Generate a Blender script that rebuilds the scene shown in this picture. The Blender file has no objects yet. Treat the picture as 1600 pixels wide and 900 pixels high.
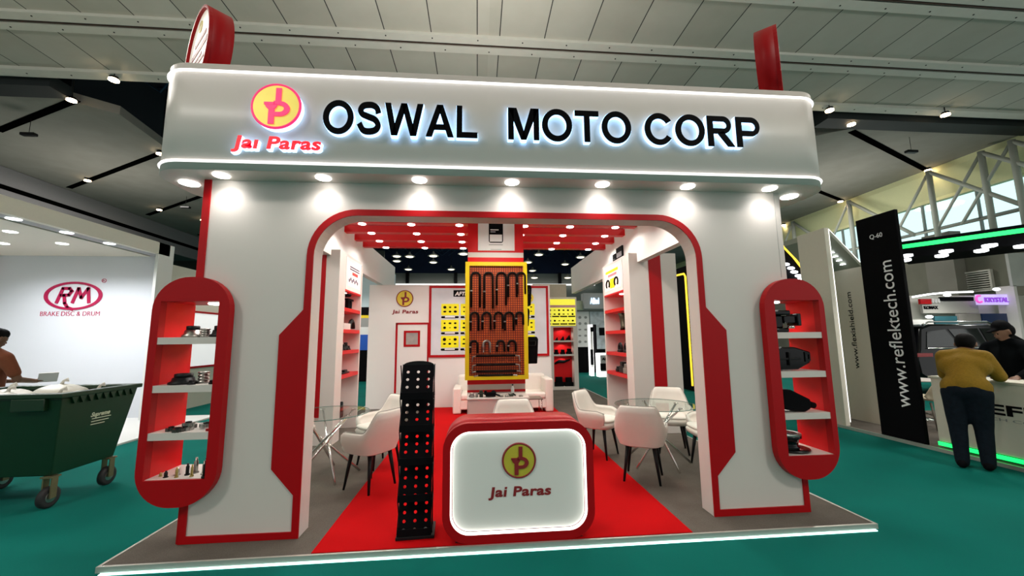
import bpy, bmesh, math, random
from mathutils import Vector, Matrix
random.seed(7)
SC = bpy.context.scene
COL = SC.collection
PI = math.pi

# ------------------------------------------------------------------ camera
CF = 616.2
RX = Vector((0.99622293, -0.08624022, -0.01012446))
UX = Vector((-9.0703e-04, -0.1269265, 0.99191171))
FX = Vector((0.08682775, 0.988156, 0.12653))
CAM = Vector((0, 0, 1.6))
cd = bpy.data.cameras.new('camera')
cam = bpy.data.objects.new('camera', cd)
COL.objects.link(cam)
m3 = Matrix((RX, UX, -FX)).transposed()
cam.matrix_world = Matrix.Translation(CAM) @ m3.to_4x4()
cd.sensor_width = 36
cd.lens = CF / 1600 * 36
cd.clip_end = 300
SC.camera = cam
SC.view_settings.view_transform = 'Standard'
SC.view_settings.look = 'None'
SC.view_settings.gamma = 1
SC.view_settings.use_curve_mapping = False
SC.view_settings.exposure = 0.0
SC.cycles.use_denoising = True
SC.cycles.max_bounces = 6
SC.cycles.transparent_max_bounces = 12
SC.cycles.sample_clamp_indirect = 6
SC.cycles.caustics_reflective = False
SC.cycles.caustics_refractive = False

def at(u, v, **k):
    """point on a plane X=, Y= or Z= seen at a pixel of the 1600x900 frame"""
    d = FX + (u - 800) / CF * RX - (v - 450) / CF * UX
    (ax, val), = k.items()
    i = 'XYZ'.index(ax)
    return CAM + d * ((val - CAM[i]) / d[i])

# ------------------------------------------------------------------ world + added hall fill
w = bpy.data.worlds.new('world')
SC.world = w
w.use_nodes = True
bg = w.node_tree.nodes['Background']
bg.inputs[0].default_value = (0.93, 0.95, 0.93, 1)
bg.inputs[1].default_value = 0.50
# the daylight is brighter and cooler on the window side (+X)
wt = w.node_tree
wtc = wt.nodes.new('ShaderNodeTexCoord'); wsx = wt.nodes.new('ShaderNodeSeparateXYZ'); wmr = wt.nodes.new('ShaderNodeMapRange')
wt.links.new(wtc.outputs['Generated'], wsx.inputs[0]); wt.links.new(wsx.outputs[0], wmr.inputs['Value'])
wmr.inputs['From Min'].default_value = 0.45; wmr.inputs['From Max'].default_value = 0.75
wmr.inputs['To Min'].default_value = 0.50; wmr.inputs['To Max'].default_value = 1.35
wt.links.new(wmr.outputs[0], bg.inputs[1])

def area(loc, size, power, color=(1, 1, 1), rot=(0, 0, 0), sy=None):
    l = bpy.data.lights.new('fill_light', 'AREA')
    l.energy = power
    l.color = color
    l.size = size
    if sy:
        l.shape = 'RECTANGLE'; l.size_y = sy
    else:
        l.shape = 'DISK'
    o = bpy.data.objects.new('fill_light', l)
    o.location = loc
    o.rotation_euler = rot
    COL.objects.link(o)
    return o

def spot(loc, power, angle=130, blend=0.6, color=(1, 0.97, 0.92), size=0.05, rot=(0, 0, 0)):
    l = bpy.data.lights.new('spot_light', 'SPOT')
    l.energy = power
    l.spot_size = math.radians(angle)
    l.spot_blend = blend
    l.color = color
    l.shadow_soft_size = size
    o = bpy.data.objects.new('spot_light', l)
    o.location = loc
    o.rotation_euler = rot
    COL.objects.link(o)
    return o

# added fill under the hall roof: area lights without fixtures
for hx, hy, hp in ((-8, -4, 500), (8, -4, 500), (-9, 7.8, 300), (9.5, 7.8, 300), (-16, 20, 350), (16, 20, 450), (0, 24, 500), (0, 40, 500)):
    area((hx, hy, 9.0), 2.0, hp, (1.0, 0.95, 0.88))
# added upward fill lights that brighten the roof panels and concrete slabs
for hx, hy, hz, hp in ((-9, -2, 5.2, 520), (9, -2, 5.2, 520), (0, 6.6, 5.2, 200), (-16, 18, 5.0, 150), (16.5, 17, 5.0, 170), (0, 30, 6, 300)):
    area((hx, hy, hz), 3.0, hp, (1.0, 0.96, 0.88), (PI, 0, 0))

# ------------------------------------------------------------------ materials
MATS = {}
def mat(name, col, rough=0.5, metal=0.0, emit=None, es=0.0, noise=0.0, nscale=20.0, spec=0.5, trans=0.0, alpha=None, bump=0.0, coat=0.0):
    if name in MATS:
        return MATS[name]
    m = bpy.data.materials.new(name)
    m.use_nodes = True
    nt = m.node_tree
    b = nt.nodes['Principled BSDF']
    b.inputs['Base Color'].default_value = (*col, 1)
    b.inputs['Roughness'].default_value = rough
    b.inputs['Metallic'].default_value = metal
    b.inputs['Specular IOR Level'].default_value = spec
    b.inputs['Coat Weight'].default_value = coat
    if emit:
        b.inputs['Emission Color'].default_value = (*emit, 1)
        b.inputs['Emission Strength'].default_value = es
    if trans:
        b.inputs['Transmission Weight'].default_value = trans
    if noise or bump:
        tc = nt.nodes.new('ShaderNodeTexCoord')
        n = nt.nodes.new('ShaderNodeTexNoise')
        n.inputs['Scale'].default_value = nscale
        n.inputs['Detail'].default_value = 4
        nt.links.new(tc.outputs['Object'], n.inputs['Vector'])
        if noise:
            mx = nt.nodes.new('ShaderNodeMix')
            mx.data_type = 'RGBA'
            mx.inputs[6].default_value = (*[c * (1 - noise) for c in col], 1)
            mx.inputs[7].default_value = (*[min(1, c * (1 + noise)) for c in col], 1)
            nt.links.new(n.outputs['Fac'], mx.inputs[0])
            nt.links.new(mx.outputs[2], b.inputs['Base Color'])
        if bump:
            bp = nt.nodes.new('ShaderNodeBump')
            bp.inputs['Strength'].default_value = bump
            bp.inputs['Distance'].default_value = 0.01
            nt.links.new(n.outputs['Fac'], bp.inputs['Height'])
            nt.links.new(bp.outputs[0], b.inputs['Normal'])
    MATS[name] = m
    return m

WHITE = mat('white_laminate', (0.67, 0.615, 0.575), 0.38, noise=0.02, nscale=3)
WHITEW = mat('white_board', (0.80, 0.79, 0.76), 0.55, noise=0.02, nscale=2)
RED = mat('red_paint', (0.40, 0.0, 0.003), 0.45, noise=0.04, nscale=4, spec=0.25)
REDL = mat('red_board_glossy', (0.62, 0.003, 0.006), 0.4, noise=0.03, nscale=4, spec=0.3)
DRED = mat('dark_red_print', (0.25, 0.012, 0.015), 0.5, noise=0.05, nscale=6)
BLACK = mat('black_metal', (0.008, 0.008, 0.009), 0.42, noise=0.2, nscale=12, spec=0.2)
BLACKG = mat('black_gloss', (0.003, 0.003, 0.004), 0.12, noise=0.1, nscale=5, spec=0.22)
BLACKM = mat('black_matt', (0.004, 0.004, 0.005), 0.8, noise=0.1, nscale=8, spec=0.06)
STEEL = mat('machined_steel', (0.42, 0.40, 0.37), 0.3, 1.0, noise=0.15, nscale=30)
CHROME = mat('chrome', (0.75, 0.74, 0.72), 0.12, 1.0, noise=0.02)
GOLD = mat('gold_disc', (0.74, 0.60, 0.06), 0.36, 0.35, noise=0.1, nscale=9)
BRASS = mat('brass_part', (0.45, 0.36, 0.12), 0.3, 0.9, noise=0.1)
LEATHER = mat('white_leather', (0.80, 0.75, 0.68), 0.5, noise=0.03, nscale=14, bump=0.05)
YELLOW = mat('yellow_paint', (0.80, 0.58, 0.0), 0.4, noise=0.03)
YPRINT = mat('yellow_print', (0.93, 0.90, 0.0), 0.5, noise=0.03, nscale=6)
TRIM = mat('aluminium_trim', (0.62, 0.60, 0.55), 0.35, 0.6, noise=0.05)
LAMP = mat('lamp_diffuser', (1, 1, 1), 0.5, emit=(1, 0.96, 0.9), es=9, noise=0.01)
LAMPW = mat('lamp_cool', (1, 1, 1), 0.5, emit=(0.93, 0.97, 1), es=4.5, noise=0.01)
LEDW = mat('led_strip_white', (1, 1, 1), 0.5, emit=(1, 0.98, 0.95), es=1.7, noise=0.01)
LEDC = mat('led_strip_cyan', (1, 1, 1), 0.5, emit=(0.55, 1, 0.93), es=3.2, noise=0.01)
LEDG = mat('led_strip_green', (0.1, 1, 0.2), 0.5, emit=(0.0, 0.95, 0.16), es=1.5, noise=0.01)
LEDY = mat('led_strip_yellow', (1, 0.8, 0.1), 0.5, emit=(1, 0.68, 0.04), es=1.3, noise=0.01)
GLOW = mat('lit_letter_side', (0.7, 0.85, 1), 0.4, emit=(0.40, 0.66, 1.0), es=2.3, noise=0.01)
CONC = mat('concrete', (0.26, 0.25, 0.22), 0.9, noise=0.18, nscale=1.3)
STONE = mat('dark_stone', (0.035, 0.045, 0.04), 0.35, noise=0.5, nscale=1.2)
GREYT = mat('grey_print', (0.3, 0.3, 0.29), 0.6, noise=0.05)
PAPER = mat('white_print', (0.82, 0.81, 0.80), 0.5, noise=0.05, nscale=4)
NAVY = mat('navy_roof', (0.007, 0.017, 0.06), 0.8, noise=0.4, nscale=0.6)

def carpet(name, col, var, sc=220, big=0.6):
    m = mat(name, col, 0.95, spec=0.1)
    nt = m.node_tree
    b = nt.nodes['Principled BSDF']
    tc = nt.nodes.new('ShaderNodeTexCoord')
    n1 = nt.nodes.new('ShaderNodeTexNoise'); n1.inputs['Scale'].default_value = sc; n1.inputs['Detail'].default_value = 3
    n2 = nt.nodes.new('ShaderNodeTexNoise'); n2.inputs['Scale'].default_value = big; n2.inputs['Detail'].default_value = 5
    for n in (n1, n2):
        nt.links.new(tc.outputs['Object'], n.inputs['Vector'])
    ad = nt.nodes.new('ShaderNodeMath'); ad.operation = 'ADD'
    nt.links.new(n1.outputs['Fac'], ad.inputs[0]); nt.links.new(n2.outputs['Fac'], ad.inputs[1])
    mr = nt.nodes.new('ShaderNodeMapRange')
    mr.inputs['From Min'].default_value = 0.65; mr.inputs['From Max'].default_value = 1.35
    nt.links.new(ad.outputs[0], mr.inputs['Value'])
    mx = nt.nodes.new('ShaderNodeMix'); mx.data_type = 'RGBA'
    mx.inputs[6].default_value = (*[c * (1 - var) for c in col], 1)
    mx.inputs[7].default_value = (*[c * (1 + var) for c in col], 1)
    nt.links.new(mr.outputs[0], mx.inputs[0]); nt.links.new(mx.outputs[2], b.inputs['Base Color'])
    bp = nt.nodes.new('ShaderNodeBump'); bp.inputs['Strength'].default_value = 0.4; bp.inputs['Distance'].default_value = 0.004
    nt.links.new(n1.outputs['Fac'], bp.inputs['Height']); nt.links.new(bp.outputs[0], b.inputs['Normal'])
    return m
TEAL = carpet('teal_carpet', (0.0015, 0.135, 0.11), 0.25)
GREYC = carpet('grey_carpet', (0.125, 0.108, 0.092), 0.28, 160, 2.5)
REDC = carpet('red_carpet', (0.50, 0.0015, 0.003), 0.12)

def panel_material():
    m = mat('ceiling_panels', (0.3, 0.29, 0.25), 0.85)
    nt = m.node_tree; N = nt.nodes; L = nt.links
    b = N['Principled BSDF']
    tc = N.new('ShaderNodeTexCoord'); sx = N.new('ShaderNodeSeparateXYZ')
    L.new(tc.outputs['Object'], sx.inputs[0])
    def M(op, a, c=None):
        n = N.new('ShaderNodeMath'); n.operation = op
        for i, v in enumerate((a, c)):
            if v is None: continue
            if isinstance(v, (int, float)): n.inputs[i].default_value = v
            else: L.new(v, n.inputs[i])
        return n.outputs[0]
    st = M('GREATER_THAN', sx.outputs[0], 0.28)
    x2 = M('ADD', M('SUBTRACT', sx.outputs[0], M('MULTIPLY', st, 0.58)), 0.015)
    u = M('DIVIDE', x2, 1.17)
    cell = M('FLOOR', u)
    fr = M('ABSOLUTE', M('SUBTRACT', M('FRACT', M('ADD', u, 0.5)), 0.5))
    seam = M('LESS_THAN', fr, 0.011)
    row = M('FLOOR', M('DIVIDE', M('SUBTRACT', sx.outputs[1], 7.45), 2.12))
    cm = N.new('ShaderNodeCombineXYZ'); L.new(cell, cm.inputs[0]); L.new(row, cm.inputs[1])
    wn = N.new('ShaderNodeTexWhiteNoise'); L.new(cm.outputs[0], wn.inputs['Vector'])
    nz = N.new('ShaderNodeTexNoise'); nz.inputs['Scale'].default_value = 1.5; nz.inputs['Detail'].default_value = 8
    L.new(tc.outputs['Object'], nz.inputs['Vector'])
    v = M('ADD', M('MULTIPLY', wn.outputs['Value'], 0.6), M('MULTIPLY', nz.outputs['Fac'], 0.6))
    mx = N.new('ShaderNodeMix'); mx.data_type = 'RGBA'
    mx.inputs[6].default_value = (0.40, 0.39, 0.33, 1); mx.inputs[7].default_value = (0.56, 0.55, 0.49, 1)
    L.new(v, mx.inputs[0])
    m2 = N.new('ShaderNodeMix'); m2.data_type = 'RGBA'
    L.new(seam, m2.inputs[0]); L.new(mx.outputs[2], m2.inputs[6]); m2.inputs[7].default_value = (0.03, 0.03, 0.03, 1)
    L.new(m2.outputs[2], b.inputs['Base Color'])
    return m
PANEL = panel_material()

def glass_material(name, tint=(0.85, 0.95, 0.93), fac=0.12):
    m = bpy.data.materials.new(name); m.use_nodes = True
    nt = m.node_tree; N = nt.nodes; L = nt.links
    for n in list(N):
        if n.type != 'OUTPUT_MATERIAL': N.remove(n)
    out = [n for n in N if n.type == 'OUTPUT_MATERIAL'][0]
    t = N.new('ShaderNodeBsdfTransparent'); t.inputs[0].default_value = (*tint, 1)
    g = N.new('ShaderNodeBsdfGlossy'); g.inputs['Roughness'].default_value = 0.03
    lw = N.new('ShaderNodeLayerWeight'); lw.inputs[0].default_value = .5
    pw = N.new('ShaderNodeMath'); pw.operation = 'POWER'; pw.inputs[1].default_value = 4.0
    mu = N.new('ShaderNodeMath'); mu.operation = 'MULTIPLY_ADD'; mu.inputs[1].default_value = fac * 3; mu.inputs[2].default_value = .02
    L.new(lw.outputs['Facing'], pw.inputs[0]); L.new(pw.outputs[0], mu.inputs[0])
    mx = N.new('ShaderNodeMixShader')
    L.new(mu.outputs[0], mx.inputs[0]); L.new(t.outputs[0], mx.inputs[1]); L.new(g.outputs[0], mx.inputs[2])
    L.new(mx.outputs[0], out.inputs[0])
    return m
GLASS = glass_material('clear_glass', (0.93, 0.98, 0.965), 0.12)
WGLASS = glass_material('window_glass', (0.84, 0.985, 0.99), 0.1)

# ------------------------------------------------------------------ mesh helpers
OFF = {}
class MB:
    def __init__(s):
        s.v = []; s.f = []; s.mi = []; s.sm = []
    def add(s, vs, fs, m=0, smooth=False):
        b = len(s.v)
        s.v += [Vector(p) for p in vs]
        for f in fs:
            s.f.append([i + b for i in f]); s.mi.append(m); s.sm.append(smooth)
        return s
    def box(s, x0, x1, y0, y1, z0, z1, m=0, M=None):
        v = [(x, y, z) for x in (x0, x1) for y in (y0, y1) for z in (z0, z1)]
        if M: v = [M @ Vector(p) for p in v]
        return s.add(v, [(0, 1, 3, 2), (4, 6, 7, 5), (0, 4, 5, 1), (2, 3, 7, 6), (0, 2, 6, 4), (1, 5, 7, 3)], m)
    def prism(s, poly, axis, a0, a1, m=0, smooth=False):
        """poly = 2-D outline; axis X: (y,z), Y: (x,z), Z: (x,y)"""
        def P(p, a):
            return {'X': (a, p[0], p[1]), 'Y': (p[0], a, p[1]), 'Z': (p[0], p[1], a)}[axis]
        n = len(poly)
        v = [P(p, a0) for p in poly] + [P(p, a1) for p in poly]
        s.add(v, [list(range(n))[::-1], list(range(n, 2 * n))], m)
        b = len(s.v) - 2 * n
        for i in range(n):
            j = (i + 1) % n
            s.f.append([b + i, b + j, b + n + j, b + n + i]); s.mi.append(m); s.sm.append(smooth)
        return s
    def ring(s, outer, inner, axis, a0, a1, m=0, smooth=False):
        def P(p, a):
            return {'X': (a, p[0], p[1]), 'Y': (p[0], a, p[1]), 'Z': (p[0], p[1], a)}[axis]
        n = len(outer)
        v = [P(p, a0) for p in outer] + [P(p, a1) for p in outer] + [P(p, a0) for p in inner] + [P(p, a1) for p in inner]
        b = len(s.v); s.v += [Vector(p) for p in v]
        for i in range(n):
            j = (i + 1) % n
            for q, smo in (((i, j, n + j, n + i), smooth), ((2 * n + j, 2 * n + i, 3 * n + i, 3 * n + j), smooth), ((i, 2 * n + i, 2 * n + j, j), False), ((n + j, 3 * n + j, 3 * n + i, n + i), False)):
                s.f.append([b + k for k in q]); s.mi.append(m); s.sm.append(smo)
        return s
    def tube(s, path, r, seg=8, m=0, closed=False, cap=True, smooth=True):
        path = [Vector(p) for p in path]; n = len(path)
        rs = r if isinstance(r, (list, tuple)) else [r] * n
        b = len(s.v); up = None
        for i, p in enumerate(path):
            if closed: d = path[(i + 1) % n] - path[i - 1]
            else: d = path[min(i + 1, n - 1)] - path[max(i - 1, 0)]
            d = d.normalized() if d.length > 1e-9 else Vector((0, 0, 1))
            if up is None: up = Vector((0, 0, 1)) if abs(d.z) < 0.9 else Vector((0, 1, 0))
            a = d.cross(up)
            if a.length < 1e-6: a = d.orthogonal()
            a.normalize(); c = a.cross(d).normalized(); up = c
            for k in range(seg):
                t = 2 * PI * k / seg
                s.v.append(p + (a * math.cos(t) + c * math.sin(t)) * rs[i])
        for i in range(n if closed else n - 1):
            for k in range(seg):
                k2 = (k + 1) % seg; i2 = (i + 1) % n
                s.f.append([b + i * seg + k, b + i * seg + k2, b + i2 * seg + k2, b + i2 * seg + k]); s.mi.append(m); s.sm.append(smooth)
        if cap and not closed:
            s.f.append([b + k for k in range(seg)][::-1]); s.mi.append(m); s.sm.append(False)
            s.f.append([b + (n - 1) * seg + k for k in range(seg)]); s.mi.append(m); s.sm.append(False)
        return s
    def lathe(s, prof, c=(0, 0, 0), axis='Z', seg=24, m=0, smooth=True, M=None, sx=1, sy=1):
        b = len(s.v); c = Vector(c)
        for (r, h) in prof:
            for k in range(seg):
                t = 2 * PI * k / seg
                x, y = r * math.cos(t) * sx, r * math.sin(t) * sy
                p = {'Z': Vector((x, y, h)), 'Y': Vector((x, h, -y)), 'X': Vector((h, x, y))}[axis]
                if M: p = M @ p
                s.v.append(p + c)
        for i in range(len(prof) - 1):
            for k in range(seg):
                k2 = (k + 1) % seg
                s.f.append([b + i * seg + k, b + i * seg + k2, b + (i + 1) * seg + k2, b + (i + 1) * seg + k]); s.mi.append(m); s.sm.append(smooth)
        s.f.append([b + k for k in range(seg)][::-1]); s.mi.append(m); s.sm.append(False)
        s.f.append([b + (len(prof) - 1) * seg + k for k in range(seg)]); s.mi.append(m); s.sm.append(False)
        return s
    def ball(s, c, r, seg=12, m=0, sc=(1, 1, 1)):
        b = len(s.v); n = seg // 2
        for i in range(n + 1):
            th = PI * i / n
            for k in range(seg):
                t = 2 * PI * k / seg
                s.v.append(Vector((c[0] + r * sc[0] * math.sin(th) * math.cos(t), c[1] + r * sc[1] * math.sin(th) * math.sin(t), c[2] + r * sc[2] * math.cos(th))))
        for i in range(n):
            for k in range(seg):
                k2 = (k + 1) % seg
                s.f.append([b + i * seg + k, b + (i + 1) * seg + k, b + (i + 1) * seg + k2, b + i * seg + k2]); s.mi.append(m); s.sm.append(True)
        return s
    def build(s, name, mats, parent=None, bevel=0, sub=0, merge=False):
        me = bpy.data.meshes.new(name)
        off = OFF.get(parent, Vector((0, 0, 0))) if parent else Vector((0, 0, 0))
        me.from_pydata([tuple(p - off) for p in s.v], [], s.f)
        if not isinstance(mats, (list, tuple)): mats = [mats]
        for mm in mats: me.materials.append(mm)
        for p, mi, sm in zip(me.polygons, s.mi, s.sm):
            p.material_index = mi; p.use_smooth = sm
        bm = bmesh.new(); bm.from_mesh(me)
        if merge: bmesh.ops.remove_doubles(bm, verts=bm.verts, dist=1e-5)
        bmesh.ops.recalc_face_normals(bm, faces=bm.faces)
        bm.to_mesh(me); bm.free()
        o = bpy.data.objects.new(name, me)
        COL.objects.link(o)
        if parent: o.parent = parent
        OFF[o] = off
        if bevel:
            b = o.modifiers.new('bevel', 'BEVEL'); b.width = bevel; b.segments = 3; b.limit_method = 'ANGLE'
            for p in me.polygons: p.use_smooth = True
            me.set_sharp_from_angle(angle=math.radians(35))
        if sub:
            ss = o.modifiers.new('sub', 'SUBSURF'); ss.levels = sub; ss.render_levels = sub
        return o

def tag(o, label=None, cat=None, group=None, kind=None):
    if label: o['label'] = label
    if cat: o['category'] = cat
    if group: o['group'] = group
    if kind: o['kind'] = kind
    return o
def struct(o):
    o['kind'] = 'structure'; return o
def thing(name, label, cat, loc=(0, 0, 0), group=None):
    o = bpy.data.objects.new(name, None); COL.objects.link(o)
    o.location = loc; o.empty_display_size = 0.1
    OFF[o] = Vector(loc)
    return tag(o, label, cat, group)
def copy_tree(o, parent=None):
    c = o.copy(); COL.objects.link(c)
    if parent: c.parent = parent
    for ch in list(o.children): copy_tree(ch, c)
    OFF[c] = OFF.get(o, Vector((0, 0, 0)))
    return c

def rrect(x0, x1, z0, z1, r, n=8):
    pts = []
    for cx, cz, a0 in ((x1 - r, z1 - r, 0), (x0 + r, z1 - r, PI / 2), (x0 + r, z0 + r, PI), (x1 - r, z0 + r, 1.5 * PI)):
        for k in range(n + 1):
            a = a0 + PI / 2 * k / n
            pts.append((cx + r * math.cos(a), cz + r * math.sin(a)))
    return pts

# ---- lettering (Blender's built-in font turned into meshes)
def text_raw(s, bold=0.0, shear=0.0, spacing=1.0, ext=0.0):
    cu = bpy.data.curves.new('lettering', 'FONT')
    cu.body = s; cu.size = 1; cu.offset = bold; cu.shear = shear; cu.space_character = spacing
    cu.extrude = 0; cu.resolution_u = 5
    o = bpy.data.objects.new('lettering', cu); COL.objects.link(o)
    dg = bpy.context.evaluated_depsgraph_get()
    me = bpy.data.meshes.new_from_object(o.evaluated_get(dg))
    bpy.data.objects.remove(o)
    bm = bmesh.new(); bm.from_mesh(me)
    bmesh.ops.remove_doubles(bm, verts=bm.verts, dist=1e-6)
    bmesh.ops.dissolve_limit(bm, angle_limit=0.001, verts=bm.verts, edges=bm.edges)
    bm.to_mesh(me); bm.free()
    return me
def text(name, s, mats, parent, p0, xd, up, width=None, height=None, depth=0.004, bold=0.0, shear=0.0, spacing=1.0, split=False, href='H', side=None):
    """p0: left end of the baseline; xd, up: reading and up directions; depth grows away from the reader (p0 is the back)."""
    me = text_raw(s, bold, shear, spacing)
    vs = [v.co.copy() for v in me.vertices]
    x0 = min(v.x for v in vs); x1 = max(v.x for v in vs)
    ch = 0.73 + 2 * bold
    sx = width / (x1 - x0) if width else None
    sz = height / ch if height else sx
    if sx is None: sx = sz
    xd = Vector(xd).normalized(); up = Vector(up).normalized(); nrm = xd.cross(up)
    def conv(v, d): return Vector(p0) + xd * ((v.x - x0) * sx) + up * ((v.y + bold) * sz) + nrm * d
    bm = bmesh.new(); bm.from_mesh(me)
    isl = []
    if split:
        bm.verts.ensure_lookup_table(); seen = set()
        for v in bm.verts:
            if v.index in seen: continue
            st = [v]; comp = set()
            while st:
                q = st.pop()
                if q.index in comp: continue
                comp.add(q.index)
                for e in q.link_edges: st.append(e.other_vert(q))
            seen |= comp; isl.append(comp)
        isl.sort(key=lambda c: min(vs[i].x for i in c))
    else: isl = [set(range(len(vs)))]
    out = []
    for comp in isl:
        mb = MB(); idx = {}
        for i in comp:
            idx[i] = len(mb.v); mb.v.append(conv(vs[i], depth))
        n = len(mb.v)
        for i in comp: mb.v.append(conv(vs[i], 0))
        for f in bm.faces:
            if f.verts[0].index in comp:
                mb.f.append([idx[v.index] for v in f.verts]); mb.mi.append(0); mb.sm.append(False)
                mb.f.append([idx[v.index] + n for v in f.verts][::-1]); mb.mi.append(0); mb.sm.append(False)
        for e in bm.edges:
            if e.is_boundary and e.verts[0].index in comp:
                a, b = idx[e.verts[0].index], idx[e.verts[1].index]
                mb.f.append([a, b, b + n, a + n]); mb.mi.append(1 if side else 0); mb.sm.append(False)
        out.append(mb.build(name, mats, parent))
    bm.free()
    return out

def brand(parent, m_, p0, width, height, depth, bold, shear, spacing=1.06, dot=True):
    L_ = text('letter', 'Ja\u0131 Paras', [m_], parent, p0, (1, 0, 0), (0, 0, 1), width, height, depth, bold=bold * .66, shear=shear, spacing=spacing, split=True)
    if dot:
        o_ = OFF.get(parent, Vector((0, 0, 0))); v = [q.co + o_ for q in L_[2].data.vertices]
        xa_, xb_, za_ = min(q.x for q in v), max(q.x for q in v), max(q.z for q in v)
        MB().prism([(xb_ - height * .22, za_ + height * .09), (xb_, za_ + height * .09), (xb_ + height * .04, za_ + height * .27), (xb_ - height * .18, za_ + height * .27)], 'Y', p0[1] - depth, p0[1]).build('letter_dot', m_, parent)
def emblem(parent, c, r, disc_mat, rim_mat, mono_mat, depth=0.02):
    """round emblem facing -Y with an interlocked monogram: tall bar above, P below, small hook left"""
    x, y, z = c
    d = MB().lathe([(r * 0.93, 0), (r * 0.93, -depth)], c, 'Y', 40).build('emblem_disc', disc_mat, parent)
    MB().tube([(x + r * 0.95 * math.cos(t), y - depth * 0.7, z + r * 0.95 * math.sin(t)) for t in [2 * PI * k / 40 for k in range(40)]], r * 0.06, 6, closed=True).build('emblem_rim', rim_mat, parent)
    y0, y1 = y - depth - 0.008, y - depth
    m = MB()
    m.box(x - .02 * r, x + .20 * r, y0, y1, z + .10 * r, z + .78 * r)
    m.box(x - .27 * r, x - .04 * r, y0, y1, z - .80 * r, z + .10 * r)
    n = 14
    def arc(ro, ri, cx, cz, a0, a1, fx=1.0):
        for k in range(n):
            t0 = a0 + (a1 - a0) * k / n; t1 = a0 + (a1 - a0) * (k + 1) / n
            m.prism([(cx + ro * fx * math.cos(t0), cz + ro * math.sin(t0)), (cx + ro * fx * math.cos(t1), cz + ro * math.sin(t1)), (cx + ri * fx * math.cos(t1), cz + ri * math.sin(t1)), (cx + ri * fx * math.cos(t0), cz + ri * math.sin(t0))], 'Y', y0 - .001, y1)
    arc(.33 * r, .15 * r, x + .15 * r, z - .13 * r, -PI / 2, PI / 2, 1.25)
    m.box(x - .08 * r, x + .16 * r, y0 - .001, y1, z + .03 * r, z + .20 * r)
    m.box(x - .08 * r, x + .16 * r, y0 - .001, y1, z - .46 * r, z - .28 * r)
    arc(.24 * r, .09 * r, x - .18 * r, z + .06 * r, PI, 2.0 * PI)
    m.box(x - .46 * r, x - .05 * r, y0 - .001, y1, z + .04 * r, z + .15 * r)
    m.build('monogram', mono_mat, parent)

def disc_lamp(parent, c, r, mt=None, name='downlight'):
    MB().lathe([(r, 0.0), (r, -0.008), (r * .86, -0.012), (r * .5, -0.014)], c, 'Z', 20).build(name, mt or LAMP, parent)

# ================================================================== HALL SETTING
struct(MB().box(-30, 30, -14, 50, -0.1, 0).build('floor', TEAL))
struct(MB().box(-30, 30, -14, 11.75, 9.366, 9.6).build('ceiling', PANEL))
# pale beams across the panelled ceiling, a brown joint along the middle
PALE = mat('pale_beam', (0.66, 0.65, 0.59), 0.8, noise=0.08, nscale=3)
BROWN = mat('brown_joint', (0.05, 0.028, 0.018), 0.8, noise=0.3, nscale=6)
n = 0
for yc in (-0.95, 1.15, 3.25, 5.35, 7.46, 9.59):
    n += 1
    b = MB()
    b.box(-30, 30, yc - .30, yc - .05, 9.29, 9.366); b.box(-30, 30, yc + .05, yc + .30, 9.29, 9.366)
    b.box(-30, 30, yc - .05, yc + .05, 9.33, 9.366, 1)
    for k in range(-12, 13):
        b.lathe([(.018, -0.012), (.018, 0)], (k * 1.17, yc - .2, 9.29), 'Z', 8, 2)
        b.lathe([(.018, -0.012), (.018, 0)], (k * 1.17 + .3, yc + .2, 9.29), 'Z', 8, 2)
    b.tube([(-30, yc, 9.30), (30, yc, 9.30)], 0.018, 6, 1)
    struct(b.build('trim_%d' % n, [PALE, BROWN, BLACK]))
b = MB().box(-30, 30, 11.40, 11.75, 9.27, 9.366)
for k in range(-14, 15): b.lathe([(.02, -0.012), (.02, 0)], (k * 1.17, 11.58, 9.27), 'Z', 8, 1)
struct(b.build('trim_7', [PALE, BLACK]))
# dark recess behind the last beam
DARKG = mat('dark_recess', (0.012, 0.017, 0.018), 0.7, noise=0.3, nscale=1)
struct(MB().box(-30, 30, 11.76, 11.9, 9.4, 13).build('trim_8', DARKG))
struct(MB().box(-30, 30, 11.9, 50, 12.6, 12.9).build('ceiling', NAVY))
# concrete side slabs of the far roof (undersides at 9.2 m)
SL = [(-30, 12.45), (-14.4, 12.4), (-12.96, 12.7), (-12.0, 13.5), (-12.3, 16.1), (-13.1, 19.4), (-13.1, 46), (-30, 46)]
struct(MB().prism(SL, 'Z', 9.2, 9.5).build('ceiling', CONC))
SR = [(20.9, 12.1), (14.6, 12.2), (13.4, 12.9), (12.0, 13.9), (12.1, 16), (12.6, 19.4), (12.6, 46), (20.9, 46)]
struct(MB().prism(SR, 'Z', 9.2, 9.5).build('ceiling', CONC))
DARKB = mat('dark_blue_side', (0.01, 0.016, 0.022), 0.6, noise=0.3)
for sgn in (-1, 1):
    struct(MB().box(sgn * 13.2 - .2, sgn * 13.2 + .2, 12.9, 46, 9.5, 12.6).build('trim_9', DARKB))
for x0_, x1_ in ((-30, -12.6), (12.2, 30)):
    struct(MB().box(x0_, x1_, 11.92, 12.55, 9.12, 9.5).build('trim_22', DARKG))
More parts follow.
